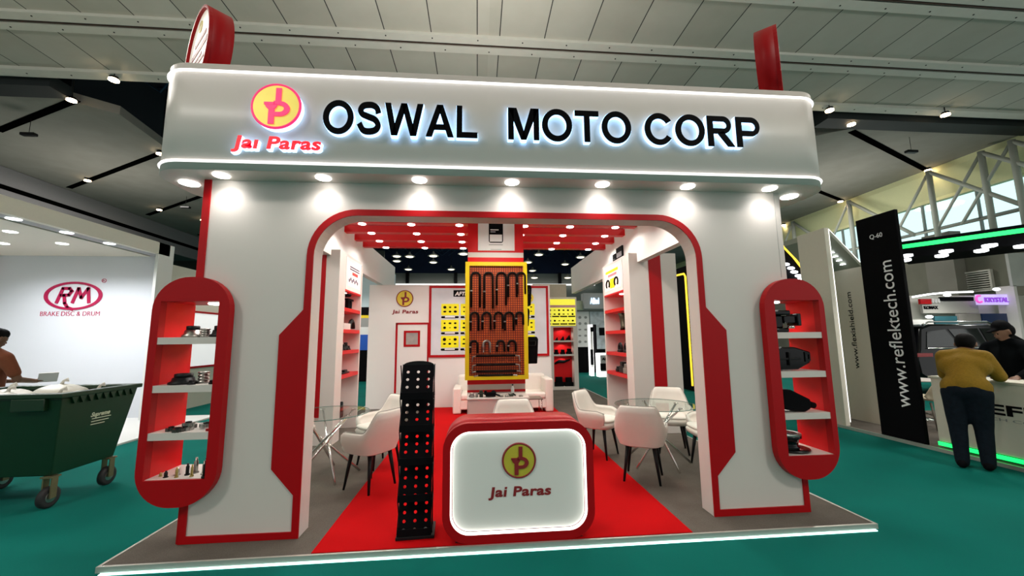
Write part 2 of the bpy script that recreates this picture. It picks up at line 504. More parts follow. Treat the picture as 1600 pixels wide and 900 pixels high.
# black slots in the slabs with a small lamp in each
SLOT = mat('slot_black', (0.001, 0.001, 0.001), 0.9, noise=0.1, spec=0.0)
WARM = mat('warm_lamp', (1, .9, .7), 0.5, emit=(1, .72, .42), es=22, noise=0.01)
slots = [((-17.2, 14.9), (-12.6, 12.7)), ((-20.1, 20.5), (-12.4, 16.1)), ((-19.8, 24.8), (-13.1, 20.4)), ((-20, 29.5), (-13.2, 25.0)),
         ((14.0, 12.8), (20.8, 15.8)), ((13.0, 16.2), (20.7, 19.95)), ((13, 21), (20.7, 25))]
for (x0, y0), (x1, y1) in slots:
    d = Vector((x1 - x0, y1 - y0, 0)).normalized(); q = Vector((-d.y, d.x, 0)) * .11
    a, c = Vector((x0, y0, 0)), Vector((x1, y1, 0))
    o = MB().prism([tuple((a + q).xy), tuple((c + q).xy), tuple((c - q).xy), tuple((a - q).xy)], 'Z', 9.175, 9.2).build('ceiling_slot', SLOT)
    struct(o)
lampspots = [(112, 155, 'in the slot at the far upper left'), (137, 281, 'low on the grey slab left of the fascia'), (250, 239, 'just left of the fascia'), (249, 327, 'in the slot above the neighbouring white booth'),
             (178, 123, 'in the dark recess upper left'), (1330, 193, 'at the head of the right slot'), (1450, 265, 'at the foot of the right slot'), (1313, 314, 'right of the fascia corner'),
             (1296, 171, 'in the dark recess just right of the fascia'), (1477, 178, 'in the dark recess far right'), (1224, 351, 'low beside the right pillar'), (317, 343, 'beside the red strip of the left pillar')]
for u, v, lb in lampspots:
    p = at(u, v, Z=9.12)
    t = thing('spotlight', 'small warm spotlight under the hall roof, ' + lb, 'spotlight', p, 'spotlights under the hall roof')
    MB().lathe([(.02, .08), (.10, .06), (.13, -.02)], p, 'Z', 12).build('housing', BLACK, t)
    MB().lathe([(.12, -.02), (.125, -.06), (.06, -.08)], p, 'Z', 12).build('bulb', WARM, t)
    MB().tube([p + Vector((0, 0, .05)), (p.x, p.y, 12.6)], .015, 5).build('stem', BLACK, t)
    spot(p + Vector((0, 0, -.12)), 25, 150, .8, (1, .75, .5), .1)
for u, v, lb in ((45, 210, 'over the grey slab at the upper left'), (290, 324, 'left of the red pillar strip'), (1424, 237, 'near the right slot')):
    p = at(u, v, Z=8.6)
    t = thing('hanging_sensor', 'small black device hanging on a wire ' + lb, 'ceiling device', p, 'black devices hanging from the roof')
    MB().box(p.x - .22, p.x + .22, p.y - .08, p.y + .08, p.z - .05, p.z + .05).build('housing', BLACK, t, bevel=.02)
    MB().tube([p + Vector((0, 0, .05)), (p.x, p.y, 9.2)], .008, 5).build('wire', BLACK, t)

# outer walls
struct(MB().box(-23.6, -23.2, 12, 46, 0, 9.2).build('wall_left', STONE))
GB = mat('grey_bulkhead', (0.22, 0.215, 0.225), 0.6, noise=0.1)
struct(MB().box(-23.2, -20.4, 12, 30.5, 7.5, 9.18).build('trim_10', GB))
struct(MB().box(-20.45, -20.38, 12, 30.5, 8.2, 8.4).build('trim_11', SLOT))
struct(MB().box(-20.5, -8, 34, 34.3, 5, 9.19).build('wall_far_left', STONE))
struct(MB().box(-30, 30, 46.2, 46.6, 0, 9.25).build('wall_back', mat('back_wall', (0.3, 0.31, 0.28), .9, noise=.1, nscale=.5)))
struct(MB().box(-30, 30, 46.2, 46.6, 9.25, 12.9).build('wall_back', NAVY))
for k, x in enumerate((-8.1, -2.55, 3.0, 9.8)):
    struct(MB().box(x - .18, x + .18, 45.9, 46.2, 0, 9.3).build('trim_%d' % (12 + k), BLACK))
struct(MB().box(-12, 14, 45.7, 45.9, 7.78, 7.95).build('window_1', mat('daylight_slit', (1, 1, 1), .5, emit=(1, 1, .97), es=1.1, noise=.01)))
# right wall: concrete below, glazing above, pale green soffit, trusses
YG = mat('pale_green_soffit', (0.75, 0.76, 0.45), 0.8, noise=0.05)
RW = 21.3
struct(MB().box(RW, RW + .4, 4, 46, 0, 5.2).build('wall_right', mat('stained_concrete', (0.20, 0.20, 0.16), .9, noise=.45, nscale=.7)))
struct(MB().prism([(20.9, 8.95), (RW, 7.9), (RW, 8.1), (20.9, 9.2)], 'Y', 4, 46).build('trim_16', YG))
struct(MB().box(RW, RW + .3, 4, 46, 7.75, 9.5).build('wall_right', YG))
struct(MB().box(RW + .1, RW + .13, 4, 46, 5.2, 7.75).build('window_2', WGLASS))
fr = MB()
for y in [4 + 2.1 * k for k in range(21)]: fr.box(RW, RW + .12, y - .03, y + .03, 5.2, 7.75)
fr.box(RW, RW + .12, 4, 46, 6.45, 6.52); fr.box(RW - .05, RW + .2, 4, 46, 5.15, 5.27)
struct(fr.build('window_3', mat('window_bars', (.28, .33, .32), .6, noise=.05)))
TRY = [at(u_, 330, X=20.4).y for u_ in (1600, 1548, 1460, 1328, 1237)]
TRM = mat('truss_grey', (0.42, 0.45, 0.40), 0.6, noise=0.05)
k = 0
for y in TRY:
    t = thing('roof_truss', ['grey tubular roof truss before the high windows, far right of the frame', 'grey tubular roof truss before the high windows, second from the right frame edge', 'grey tubular roof truss behind the black banner top', 'grey tubular roof truss above the white gate', 'farthest grey tubular roof truss beside the right pillar'][k], 'truss', (20.4, y, 5.1), 'roof trusses before the windows'); k += 1
    MB().tube([(20.4, y, 5.1), (20.4, y, 8.95)], .11, 10).build('post', TRM, t)
    MB().tube([(20.4, y, 8.9), (20.4, y - 3.0, 6.2)], .085, 8).build('brace', TRM, t)
    MB().tube([(20.4, y, 8.9), (20.4, y + 1.9, 6.2)], .06, 8).build('brace', TRM, t)
    MB().tube([(20.4, y - 3.0, 6.2), (20.4, y + 1.9, 6.2)], .045, 8).build('crossbar', TRM, t)
t = thing('wall_louvre', 'pale louvred ventilation grille in the stained concrete wall under the green canopy', 'vent', at(1525, 455, X=21.25))
p = at(1525, 440, X=21.2)
MB().ring([(p.y - .55, p.z - .45), (p.y + .55, p.z - .45), (p.y + .55, p.z + .45), (p.y - .55, p.z + .45)], [(p.y - .48, p.z - .38), (p.y + .48, p.z - .38), (p.y + .48, p.z + .38), (p.y - .48, p.z + .38)], 'X', 21.15, 21.28).build('frame', PALE, t)
s = MB()
for i in range(8): s.box(21.17, 21.26, p.y - .48, p.y + .48, p.z - .36 + i * .095, p.z - .32 + i * .095)
s.build('slats', PALE, t)
struct(MB().box(20.7, 21.25, 15.2, 16.3, 0, 6.1).build('trim_17', CONC))
struct(MB().box(20.8, 21.25, 9.6, 9.8, 2.5, 6.2).build('trim_18', PALE))
# navy roof: truss lines and pendants
nv = MB(); random.seed(3)
NB = mat('roof_steel_blue', (0.02, 0.06, 0.12), .5, noise=.2)
for k in range(15):
    x = -14 + 2 * k
    nv.tube([(x, 13, 11.6), (x, 46, 11.6)], .05, 5); 
for k in range(16):
    y = 14 + 2.1 * k
    nv.tube([(-14, y, 11.9), (14, y, 11.9)], .05, 5)
    for j in range(7): nv.tube([(-14 + 4 * j, y, 12.3), (-12 + 4 * j, y + 1, 11.0), (-10 + 4 * j, y, 12.3)], .04, 5)
struct(nv.build('trim_19', NB))
pend = [(620, 408), (640, 401), (620, 400.5), (677, 400), (677, 410), (638, 421), (705, 421), (724, 397), (842, 398), (907, 402), (883, 413), (825, 410), (832, 423), (835, 434), (887, 434)]
for i, (u, v) in enumerate(pend):
    z = 8.7 if i % 2 else 9.0
    p = at(u, v, Z=z)
    if p.y > 45: p = at(u, v, Y=40); z = p.z
    us = sorted([q for q in pend if (q[0] < 760) == (u < 760)])
    side = '%s from the left, %s of the central column' % (('first', 'second', 'third', 'fourth', 'fifth', 'sixth', 'seventh', 'eighth')[us.index((u, v))], 'left' if u < 760 else 'right')
    t = thing('pendant_lamp', 'lit pendant lamp under the navy roof, ' + side, 'pendant lamp', p, 'pendant lamps under the navy roof')
    MB().lathe([(.06, .42), (.10, .25), (.44, .05), (.46, 0)], p, 'Z', 16).build('lamp_shade', mat('pendant_shade', (.5, .5, .42), .4, .3, noise=.05), t)
    MB().lathe([(.34, 0), (.30, -.05), (.12, -.09)], p, 'Z', 16).build('bulb', WARM if 0 else mat('pendant_bulb', (1, 1, .9), .5, emit=(1, .93, .72), es=1.7, noise=.01), t)
    MB().tube([p + Vector((0, 0, .4)), (p.x, p.y, 12.6)], .02, 5).build('cord', BLACK, t)

# ================================================================== THE STALL
X0, X1, YF, YB = -2.64, 3.29, 3.20, 12.3
t = thing('stall_platform', 'low grey-carpeted platform with a lit aluminium edge under the red and white stall', 'platform', (0.3, YF, 0))
MB().box(X0 + .02, X1 - .02, YF + .02, YB, 0.0, .048).build('carpet_deck', GREYC, t)
tr = MB(); tr.box(X0, X1, YF, YF + .02, .012, .052); tr.box(X0, X0 + .02, YF + .02, YB, .0, .052); tr.box(X1 - .02, X1, YF + .02, YB, .0, .052)
tr.build('edge_trim', TRIM, t)
MB().box(X0 + .03, X1 - .02, YF + .004, YF + .018, .001, .0115).build('led_strip', LEDC, t)
MB().box(X0 + .03, X1 - .02, YF - .012, YF - .001, .001, .007).build('led_strip', LEDC, t)
tag(MB().prism([(-1.215, YF + .03), (1.71, YF + .03), (1.71, 9.37), (-1.215, 9.37)], 'Z', .049, .054).build('carpet_runner', REDC), 'bright red carpet down the middle of the stall platform', 'carpet')
# light here comes from the stall's spots and the added hall fill

# ---- entrance portal
PL, PR, IL, IR, YP, YQ, ZT, ZA = -2.30, 2.94, -1.41, 2.045, 3.48, 3.66, 2.99, 2.688
t = PORT = thing('entrance_portal', 'large white and red entrance arch with illuminated header sign over the stall front', 'entrance arch', (.3, YP, .05))
def arc_pts(cx, cz, r, a0, a1, n=12):
    return [(cx + r * math.cos(math.radians(a0 + (a1 - a0) * k / n)), cz + r * math.sin(math.radians(a0 + (a1 - a0) * k / n))) for k in range(n + 1)]
RA = .36
inner = [(IL, .05)] + arc_pts(IL + RA, ZA - RA, RA, 180, 90) + arc_pts(IR - RA, ZA - RA, RA, 90, 0) + [(IR, .05)]
outline = inner + [(PR, .05), (PR, .54), (2.72, .54), (2.72, 1.93), (PR, 1.93), (PR, ZT), (PL, ZT), (PL, 1.93), (-2.10, 1.93), (-2.10, .54), (PL, .54), (PL, .05)]
MB().prism(outline, 'Y', YP, YQ).build('arch_wall', WHITE, t)
bt = .055
outer = arc_pts(IL + RA, ZA - RA, RA + bt, 180, 90) + arc_pts(IR - RA, ZA - RA, RA + bt, 90, 0)
red = [(IL, .05)] + inner[1:-1] + [(IR, .05), (PR, .05), (PR, .54), (PR - .05, .54), (PR - .05, .105), (2.098, .105), (2.10, .385), (2.279, .578), (2.283, 1.655), (2.102, 1.868)] + outer[::-1] + \
      [(-1.468, 1.858), (-1.650, 1.647), (-1.646, .578), (-1.467, .375), (-1.464, .10), (PL + .05, .105), (PL + .05, .54), (PL, .54), (PL, .05)]
MB().prism(red, 'Y', YP - .012, YP + .001).build('red_border', RED, t)
MB().box(PL - .045, PL + .012, YP - .012, YQ, 1.93, ZT).build('red_edge_strip', RED, t)
MB().box(PL - .02, PL, YP - .0, YQ, .05, .54).build('red_edge_strip', RED, t)
MB().box(2.885, 2.8855, YP - .003, YP + .001, 2.15, ZT).build('panel_seam', GREYT, t)
# header box
FY = 3.26
FXL, FXR = -2.69, 3.34
MB().prism(rrect(FXL, FXR, FY, 4.05, .27, 12), 'Z', 2.985, 3.92, smooth=True).build('fascia_box', WHITE, t)
def front_path(x0, x1, y, r, z, back=.35, n=10):
    p = [(x0, y + r + back, z)]
    p += [(x0 + r - r * math.cos(PI / 2 * k / n), y + r - r * math.sin(PI / 2 * k / n), z) for k in range(n + 1)]
    p += [(x1 - r + r * math.sin(PI / 2 * k / n), y + r - r * math.cos(PI / 2 * k / n), z) for k in range(n + 1)]
    p += [(x1, y + r + back, z)]
    return p
for z in (3.058, 3.853):
    MB().tube(front_path(FXL - .004, FXR + .004, FY - .004, .27, z, .2), .011, 6).build('led_strip', LEDW, t)
DLX = [-2.146, -1.32, -.509, .305, 1.133, 1.946, 2.758]
for x in DLX:
    disc_lamp(t, (x, 3.365, 2.985), .062)
    spot((x, 3.365, 2.95), 8, 160, .9, (1, .97, .93), .05)
for x in (-2.53, 3.12):
    disc_lamp(t, (x, 3.56, 2.985), .075); spot((x, 3.56, 2.95), 9, 150, .7)
# sign letters
def strip(pts, w_):
    """outline of a thick line through pts"""
    P_ = [Vector((p[0], p[1], 0)) for p in pts]; L_ = []; R_ = []
    for i, p in enumerate(P_):
        d = (P_[min(i + 1, len(P_) - 1)] - P_[max(i - 1, 0)]).normalized(); q = Vector((-d.y, d.x, 0)) * w_ / 2
        L_.append(tuple((p + q).xy)); R_.append(tuple((p - q).xy))
    return [[L_[i], L_[i + 1], R_[i + 1], R_[i]] for i in range(len(L_) - 1)]
def catmull(pts, k=6):
    o = []
    for i in range(len(pts) - 1):
        p0, p1, p2, p3 = [Vector(pts[min(max(j, 0), len(pts) - 1)]) for j in (i - 1, i, i + 1, i + 2)]
        for q in range(k):
            t_ = q / k
            o.append(tuple(.5 * ((2 * p1) + (p2 - p0) * t_ + (2 * p0 - 5 * p1 + 4 * p2 - p3) * t_ ** 2 + (3 * p1 - p0 - 3 * p2 + p3) * t_ ** 3)))
    return o + [tuple(pts[-1])]
def ell_arc(cx, cy, rx, ry, a0, a1, n=28):
    return [(cx + rx * math.cos(math.radians(a0 + (a1 - a0) * k / n)), cy + ry * math.sin(math.radians(a0 + (a1 - a0) * k / n))) for k in range(n + 1)]
bxp = lambda a, b_, c, d: [(a, c), (b_, c), (b_, d), (a, d)]
def bowl(cx, cy, ro, ri):
    o, i_ = ell_arc(cx, cy, ro, ro, -90, 90, 14), ell_arc(cx, cy, ri * 1.1, ri, -90, 90, 14)
    return [[o[k], o[k + 1], i_[k + 1], i_[k]] for k in range(14)]
def ringq(cx, cy, rx, ry, ix, iy, a0=0, a1=360, n=36):
    o, i_ = ell_arc(cx, cy, rx, ry, a0, a1, n), ell_arc(cx, cy, ix, iy, a0, a1, n)
    return [[o[k], o[k + 1], i_[k + 1], i_[k]] for k in range(n)]
GL = {'O': (1.05, ringq(.525, .5, .525, .52, .325, .345)),
      'C': (.98, ringq(.51, .5, .51, .52, .31, .345, 33, 325)),
      'S': (.88, strip(catmull([(.76, .66), (.70, .82), (.56, .90), (.40, .91), (.22, .87), (.14, .745), (.20, .625), (.42, .54), (.64, .46), (.755, .30), (.68, .15), (.46, .09), (.24, .13), (.10, .33)]), .19)),
      'L': (.76, [bxp(0, .205, 0, 1), bxp(.205, .76, 0, .17)]),
      'T': (.84, [bxp(0, .84, .83, 1), bxp(.32, .52, 0, .83)]),
      'A': (1.0, [[(0, 0), (.22, 0), (.60, 1), (.39, 1)], [(1.0, 0), (.78, 0), (.40, 1), (.61, 1)], [(.28, .22), (.72, .22), (.66, .385), (.34, .385)]]),
      'W': (1.36, [[(0, 1), (.21, 1), (.45, 0), (.24, 0)], [(.24, 0), (.45, 0), (.785, 1), (.575, 1)], [(.575, 1), (.785, 1), (1.12, 0), (.91, 0)], [(.91, 0), (1.12, 0), (1.36, 1), (1.15, 1)]]),
      'M': (1.06, [bxp(0, .19, 0, 1), bxp(.87, 1.06, 0, 1), [(.02, 1), (.29, 1), (.62, 0), (.44, 0)], [(1.04, 1), (.77, 1), (.44, 0), (.62, 0)]]),
      'P': (.86, [bxp(0, .205, 0, 1), bxp(.205, .55, .83, 1), bxp(.205, .55, .37, .54)] + bowl(.55, .685, .315, .145)),
      'R': (.94, [bxp(0, .205, 0, 1), bxp(.205, .57, .83, 1), bxp(.205, .57, .42, .59)] + bowl(.57, .71, .29, .12) + [[(.36, .43), (.56, .50), (.96, 0), (.71, 0)]])}
LB = mat('letter_black', (.002, .002, .003), .6, noise=.05, spec=.05)
for wd, xa, xb in (('OSWAL', -1.285, -.002), ('MOTO', .262, 1.362), ('CORP', 1.487, 2.580)):
    gap = .10
    tot = sum(GL[c][0] for c in wd) + gap * (len(wd) - 1)
    k = (xb - xa) / tot; x_ = xa; H_ = .29; zb = 3.305
    for c in wd:
        w_, polys = GL[c]
        f, g_ = MB(), MB()
        for p in polys:
            f.prism([(x_ + a * k, zb + b_ * H_) for a, b_ in p], 'Y', FY - .062, FY - .052)
            mx_, mz_ = x_ + w_ * k / 2, zb + H_ / 2
            g_.prism([(mx_ + (x_ + a * k - mx_) * 1.03, mz_ + (zb + b_ * H_ - mz_) * 1.03) for a, b_ in p], 'Y', FY - .051, FY - .012)
        fo = f.build('letter', LB, t)
        g_.build('letter_side', GLOW, fo)
        x_ += (w_ + gap) * k
HOT = mat('pink_lit_print', (.8, .03, .15), .4, emit=(.9, .03, .16), es=.75, noise=.02)
REDLIT = mat('red_lit_letters', (.8, 0, .01), .4, emit=(.95, .0, .02), es=.8, noise=.01)
GOLDLIT = mat('gold_lit_disc', (.8, .66, .12), .4, .2, emit=(.8, .6, .12), es=.45, noise=.15, nscale=8)
MB().lathe([(.197, 0), (.197, -.045)], (-1.66, FY, 3.523), 'Y', 40).build('emblem_backlight', GLOW, t)
emblem(t, (-1.66, FY - .045, 3.523), .200, GOLDLIT, HOT, HOT, .02)
brand(t, REDLIT, (-1.995, FY - .04, 3.158), .70, .115, .008, .045, .12, dot=False)
brand(t, GLOW, (-1.999, FY, 3.152), .708, .122, .0395, .05, .12, dot=False)

# ---- round signs standing on the header
for (cx, cy, ang, lb) in ((-2.63, 3.67, -44, 'red drum sign with a lit white face, standing on the left end of the header'), (3.08, 3.50, 48, 'red drum sign turned away, standing on the right end of the header')):
    t = thing('round_sign', lb, 'sign', (cx, cy, 3.92), 'round red signs on top of the stall')
    OFF[t] = Vector((0, 0, 0))
    r = .415; zc = .405
    MB().lathe([(r, 0), (r, .16)], (0, 0, zc), 'Y', 48).build('drum', RED, t)
    MB().ring([(r * math.cos(a), zc + r * math.sin(a)) for a in [2 * PI * k / 48 for k in range(48)]], [(.39 * math.cos(a), zc + .39 * math.sin(a)) for a in [2 * PI * k / 48 for k in range(48)]], 'Y', -.03, .0).build('rim', RED, t)
    face = MB().lathe([(.39, -.004), (.39, .0)], (0, 0, zc), 'Y', 48).build('sign_face', mat('lit_sign_face', (.85, .8, .72), .4, emit=(1, .88, .75), es=.45, noise=.05, nscale=5), t)
    pr = MB()
    pr.box(-.16, .20, -.008, -.004, .10 + zc, .14 + zc); pr.box(-.26, .26, -.008, -.004, .0 + zc, .05 + zc); pr.box(-.30, .10, -.008, -.004, -.07 + zc, -.045 + zc); pr.box(-.22, .24, -.008, -.004, -.13 + zc, -.10 + zc)
    pr.build('printed_lines', DRED, face)
    p2 = MB().lathe([(.06, -.008), (.06, -.004)], (-.02, 0, .27 + zc), 'Y', 16)
    for k in range(4): p2.lathe([(.05, -.008), (.05, -.004)], (-.15 + k * .1, 0, -.22 - .02 * (k % 2) + zc), 'Y', 12)
    p2.build('printed_parts', mat('printed_yellow', (.7, .5, .02), .5, noise=.3, nscale=20), face)
    t.rotation_euler = (0, 0, math.radians(ang))

# ---- shelf units on the two pillars
def shelf_unit(x0, x1, wx0, wx1, side, label):
    t = thing('shelf_unit', label, 'shelf unit', ((x0 + x1) / 2, YP, .34), 'stadium-shaped red shelf units on the pillars')
    yA, yB = 3.40, 3.80
    out = rrect(x0, x1, .345, 2.125, .27, 10)
    n = 11
    inn = []
    for cx, cz in ((wx1, 1.925), (wx0, 1.925), (wx0, .545), (wx1, .545)): inn += [(cx, cz)] * n
    MB().ring(out, inn, 'Y', yA, YP - .013, smooth=False).build('front_frame', RED, t, merge=False)
    s = MB()
    s.box(wx0 - .02, wx0, YP - .012, yB, .52, 1.95); s.box(wx1, wx1 + .02, YP - .012, yB, .52, 1.95)
    s.box(wx0 - .02, wx1 + .02, YP - .012, yB, 1.925, 1.95)
    s.build('side_panels', REDL, t)
    MB().box(wx0, wx1, 3.42, yB, .525, .548).build('shelf', WHITE, t)
    zs = [1.58, 1.235, .89] if side < 0 else [1.625, 1.285, .93]
    zs = SHZ[side]
    for z in zs: MB().box(wx0, wx1, 3.405, yB, z - .055, z).build('shelf', WHITE, t)
    cx = (wx0 + wx1) / 2 + .08 * (1 if side < 0 else -1)
    disc_lamp(t, (cx, 3.60, 1.924), .06)
    spot((cx, 3.6, 1.90), 5, 150, .6)
    for z in zs: spot((cx, 3.60, z - .07), 2.5, 160, .6)
    return t
SHZ = {}
for side, x, vs in ((-1, 290, (527, 602, 676)), (1, 1250, (519, 580, 645.5))):
    SHZ[side] = [at(x, v, Y=3.405).z for v in vs]
shelf_unit(-2.605, -2.015, -2.545, -2.10, -1, 'tall red rounded shelf unit with see-through shelves on the left pillar')
shelf_unit(2.625, 3.215, 2.725, 3.165, 1, 'tall red rounded shelf unit with see-through shelves on the right pillar')

# ---- small machine parts
def hub(x, y, z, r, h, label, kind=0, grp=None, m1=BLACK, m2=STEEL):
    t = thing('wheel_hub', label, 'machine part', (x, y, z), grp)
    MB().lathe([(r, 0), (r, h * .18), (r * .8, h * .3), (r * .72, h * .62)], (x, y, z), 'Z', 24).build('flange', m2 if kind == 0 else m1, t)
    MB().lathe([(r * .62, h * .60), (r * .62, h * .96), (r * .5, h), (r * .3, h), (r * .3, h * .9)], (x, y, z), 'Z', 24).build('collar', m1 if kind != 2 else m2, t)
    return t
def ringstack(x, y, z, r, h, label, grp=None, mt=STEEL):
    prof = []
    for k in range(4):
        zz = h * k / 4
        prof += [(r * .82, zz), (r, zz + h * .04), (r, zz + h * .17), (r * .82, zz + h * .21)]
    return tag(MB().lathe(prof, (x, y, z), 'Z', 24).build('ring_stack', mt), label, 'machine part', grp)
def gear(x, y, z, r, h, label, grp=None, mt=STEEL, teeth=14, tilt=0):
    pts = []
    for k in range(teeth * 4):
        a = 2 * PI * k / (teeth * 4); rr = r if k % 4 < 2 else r * .84
        pts.append((x + rr * math.cos(a), y + rr * math.sin(a)))
    inn = [(x + r * .4 * math.cos(2 * PI * k / (teeth * 4)), y + r * .4 * math.sin(2 * PI * k / (teeth * 4))) for k in range(teeth * 4)]
    t = thing('gear', label, 'gear', (x, y, z), grp)
    MB().ring(pts, inn, 'Z', z, z + h).build('gear_ring', mt, t)
    MB().ring([(x + (p[0] - x) * 1.3, y + (p[1] - y) * 1.3) for p in inn], [(x + (p[0] - x) * .8, y + (p[1] - y) * .8) for p in inn], 'Z', z, z + h * 1.35).build('hub', BLACK, t)
    return t
def pin(x, y, z, r, h, label, grp=None, mt=STEEL):
    t = thing('pin', label, 'pin', (x, y, z), grp)
    MB().lathe([(r, 0), (r, h * .75), (r * .6, h * .8), (r * .6, h)], (x, y, z), 'Z', 12).build('shaft', mt, t)
    MB().lathe([(r * 1.5, 0), (r * 1.5, h * .1)], (x, y, z), 'Z', 12).build('head', mt, t)
    return t

LG = 'machine parts on the left pillar shelves'
z1, z2, z3 = SHZ[-1]
TP = 'on the left pillar unit\'s top shelf'
hub(-2.36, 3.52, z1, .075, .095, 'conical steel hub with black collar, leftmost ' + TP, 0, LG)
ringstack(-2.25, 3.50, z1, .035, .075, 'small ribbed steel ring stack in the middle ' + TP, LG)
hub(-2.19, 3.62, z1, .05, .06, 'low dark hub beside the black hub ' + TP, 1, LG)
hub(-2.13, 3.50, z1, .075, .095, 'tall black hub with wide flange, rightmost ' + TP, 1, LG)
TP = 'on the left pillar unit\'s second shelf'
hub(-2.40, 3.52, z2, .10, .085, 'wide black flanged hub, leftmost ' + TP, 1, LG)
ringstack(-2.27, 3.56, z2, .04, .10, 'ribbed steel stack in the middle ' + TP, LG)
hub(-2.29, 3.45, z2, .028, .035, 'tiny black bush before the steel stack ' + TP, 1, LG)
for i, (dx, dy, s) in enumerate(((-2.165, 3.5, .022), (-2.13, 3.53, .024), (-2.15, 3.46, .016))):
    hub(dx, dy, z2, s, .03, 'small black bush, %s of the right-end three ' % ('leftmost', 'rightmost', 'frontmost')[i] + TP, 1, LG)
TP = 'on the left pillar unit\'s third shelf'
for i, (dx, dy, s, zz, lb) in enumerate(((-2.43, 3.48, .036, 0, 'leftmost small dark gear'), (-2.33, 3.5, .05, 0, 'large toothed gear under the pile'), (-2.36, 3.58, .05, 0, 'toothed gear behind the pile'), (-2.33, 3.52, .042, .028, 'toothed gear topping the pile'),
                              (-2.35, 3.44, .04, 0, 'flat gear before the pile'), (-2.21, 3.56, .056, .012, 'wide ring gear right of the pile'))):
    gear(dx, dy, z3 + zz, s, .026, lb + ' ' + TP, LG, STEEL if i % 2 else mat('dark_steel', (.12, .11, .1), .35, 1, noise=.2), 12)
for i in range(3): ringstack(-2.13 + .02 * i, 3.45 + .045 * i, z3, .02, .02, 'small flat %s ring, right end, ' % ('red', 'steel', 'brass')[i] + TP, LG, (RED, STEEL, BRASS)[i])
TP = 'on the left pillar unit\'s bottom shelf'
pos = [(-2.49, 3.50, .03), (-2.43, 3.47, .05), (-2.38, 3.52, .06), (-2.345, 3.46, .075), (-2.30, 3.51, .09), (-2.27, 3.56, .12), (-2.24, 3.47, .09), (-2.215, 3.60, .13), (-2.18, 3.52, .10), (-2.15, 3.60, .12), (-2.13, 3.47, .085), (-2.118, 3.43, .13)]
for i, (x, y, h) in enumerate(pos):
    pin(x, y, .548, .009 + .003 * (i % 3), h, ['short brass', 'short black', 'slim steel', 'thick brass', 'stout steel', 'tall black', 'plain brass', 'tall slim steel', 'pale brass', 'thin steel', 'stubby brass', 'tall thick black'][i] + ' pin standing ' + ('at the left' if i < 4 else 'in the middle' if i < 8 else 'at the right') + ' ' + TP, 'pins on the bottom shelf', (BRASS, BLACK, STEEL)[i % 3] if i < 11 else BLACK)

RG = 'black castings on the right pillar shelves'
z1, z2, z3 = SHZ[1]
t = thing('axle_bracket', 'black cast bracket with a square socket on the top shelf of the right pillar unit', 'machine part', (2.87, 3.55, z1), RG)
MB().box(2.74, 2.90, 3.46, 3.60, z1 + .002, z1 + .04).box(2.735, 2.91, 3.44, 3.62, z1 + .16, z1 + .205).box(2.76, 2.86, 3.48, 3.58, z1 + .04, z1 + .16).build('casting', BLACKG, t, bevel=.012)
MB().box(2.86, 2.985, 3.47, 3.57, z1 + .085, z1 + .155).box(2.98, 3.02, 3.45, 3.59, z1 + .06, z1 + .175).build('socket', BLACKG, t, bevel=.008)
MB().lathe([(.03, 0), (.034, .01), (.034, .022)], (2.90, 3.445, z1 + .035), 'Z', 12).build('bolt', CHROME, t)
t = thing('hitch_coupler', 'black wedge-shaped coupler casting on the second shelf of the right pillar unit', 'machine part', (2.88, 3.55, z2), RG)
MB().prism([(2.735, z2 + .01), (2.95, z2 + .01), (3.075, z2 + .07), (3.085, z2 + .17), (2.93, z2 + .215), (2.735, z2 + .215)], 'Y', 3.46, 3.60).build('casting', BLACKG, t, bevel=.012)
MB().box(2.735, 2.97, 3.445, 3.46, z2 + .10, z2 + .118).box(2.85, 2.868, 3.44, 3.46, z2 + .05, z2 + .17).build('rib', BLACK, t, bevel=.003)
MB().ring([(3.02, z2 + .08), (3.07, z2 + .09), (3.07, z2 + .16), (3.02, z2 + .17)], [(3.03, z2 + .10), (3.06, z2 + .105), (3.06, z2 + .145), (3.03, z2 + .15)], 'Y', 3.45, 3.46).build('end_ring', BLACK, t)
t = thing('drive_arm', 'long black tapering arm lying on the third shelf of the right pillar unit', 'machine part', (2.9, 3.52, z3), RG)
MB().prism([(2.735, z3 + .03), (2.96, z3 + .0), (3.02, z3 + .03), (3.02, z3 + .11), (2.84, z3 + .20), (2.735, z3 + .21)], 'Y', 3.44, 3.56).build('casting', BLACKM, t, bevel=.012)
MB().tube([(3.0, 3.5, z3 + .075), (3.10, 3.5, z3 + .045)], .028, 10).build('shaft_end', BLACKM, t)
t = thing('brake_drum', 'black drum with bright machined rim on the bottom shelf of the right pillar unit', 'machine part', (2.86, 3.58, .57), RG)
MB().lathe([(.10, 0), (.115, .02), (.10, .035), (.10, .085), (.13, .10), (.13, .125)], (2.83, 3.56, .575), 'Z', 32).build('drum', BLACKG, t)
MB().ring([(2.83 + .13 * math.cos(2 * PI * k / 32), 3.56 + .13 * math.sin(2 * PI * k / 32)) for k in range(32)], [(2.83 + .10 * math.cos(2 * PI * k / 32), 3.56 + .10 * math.sin(2 * PI * k / 32)) for k in range(32)], 'Z', .70, .712).build('machined_rim', STEEL, t)
tag(MB().lathe([(.15, 0), (.165, .008), (.165, .02), (.14, .027)], (2.895, 3.60, .548), 'Z', 36).build('brake_disc', mat('dark_disc', (.03, .03, .03), .25, .8, noise=.2)), 'flat dark metal disc under the drum on the bottom shelf of the right pillar unit', 'machine part', RG)

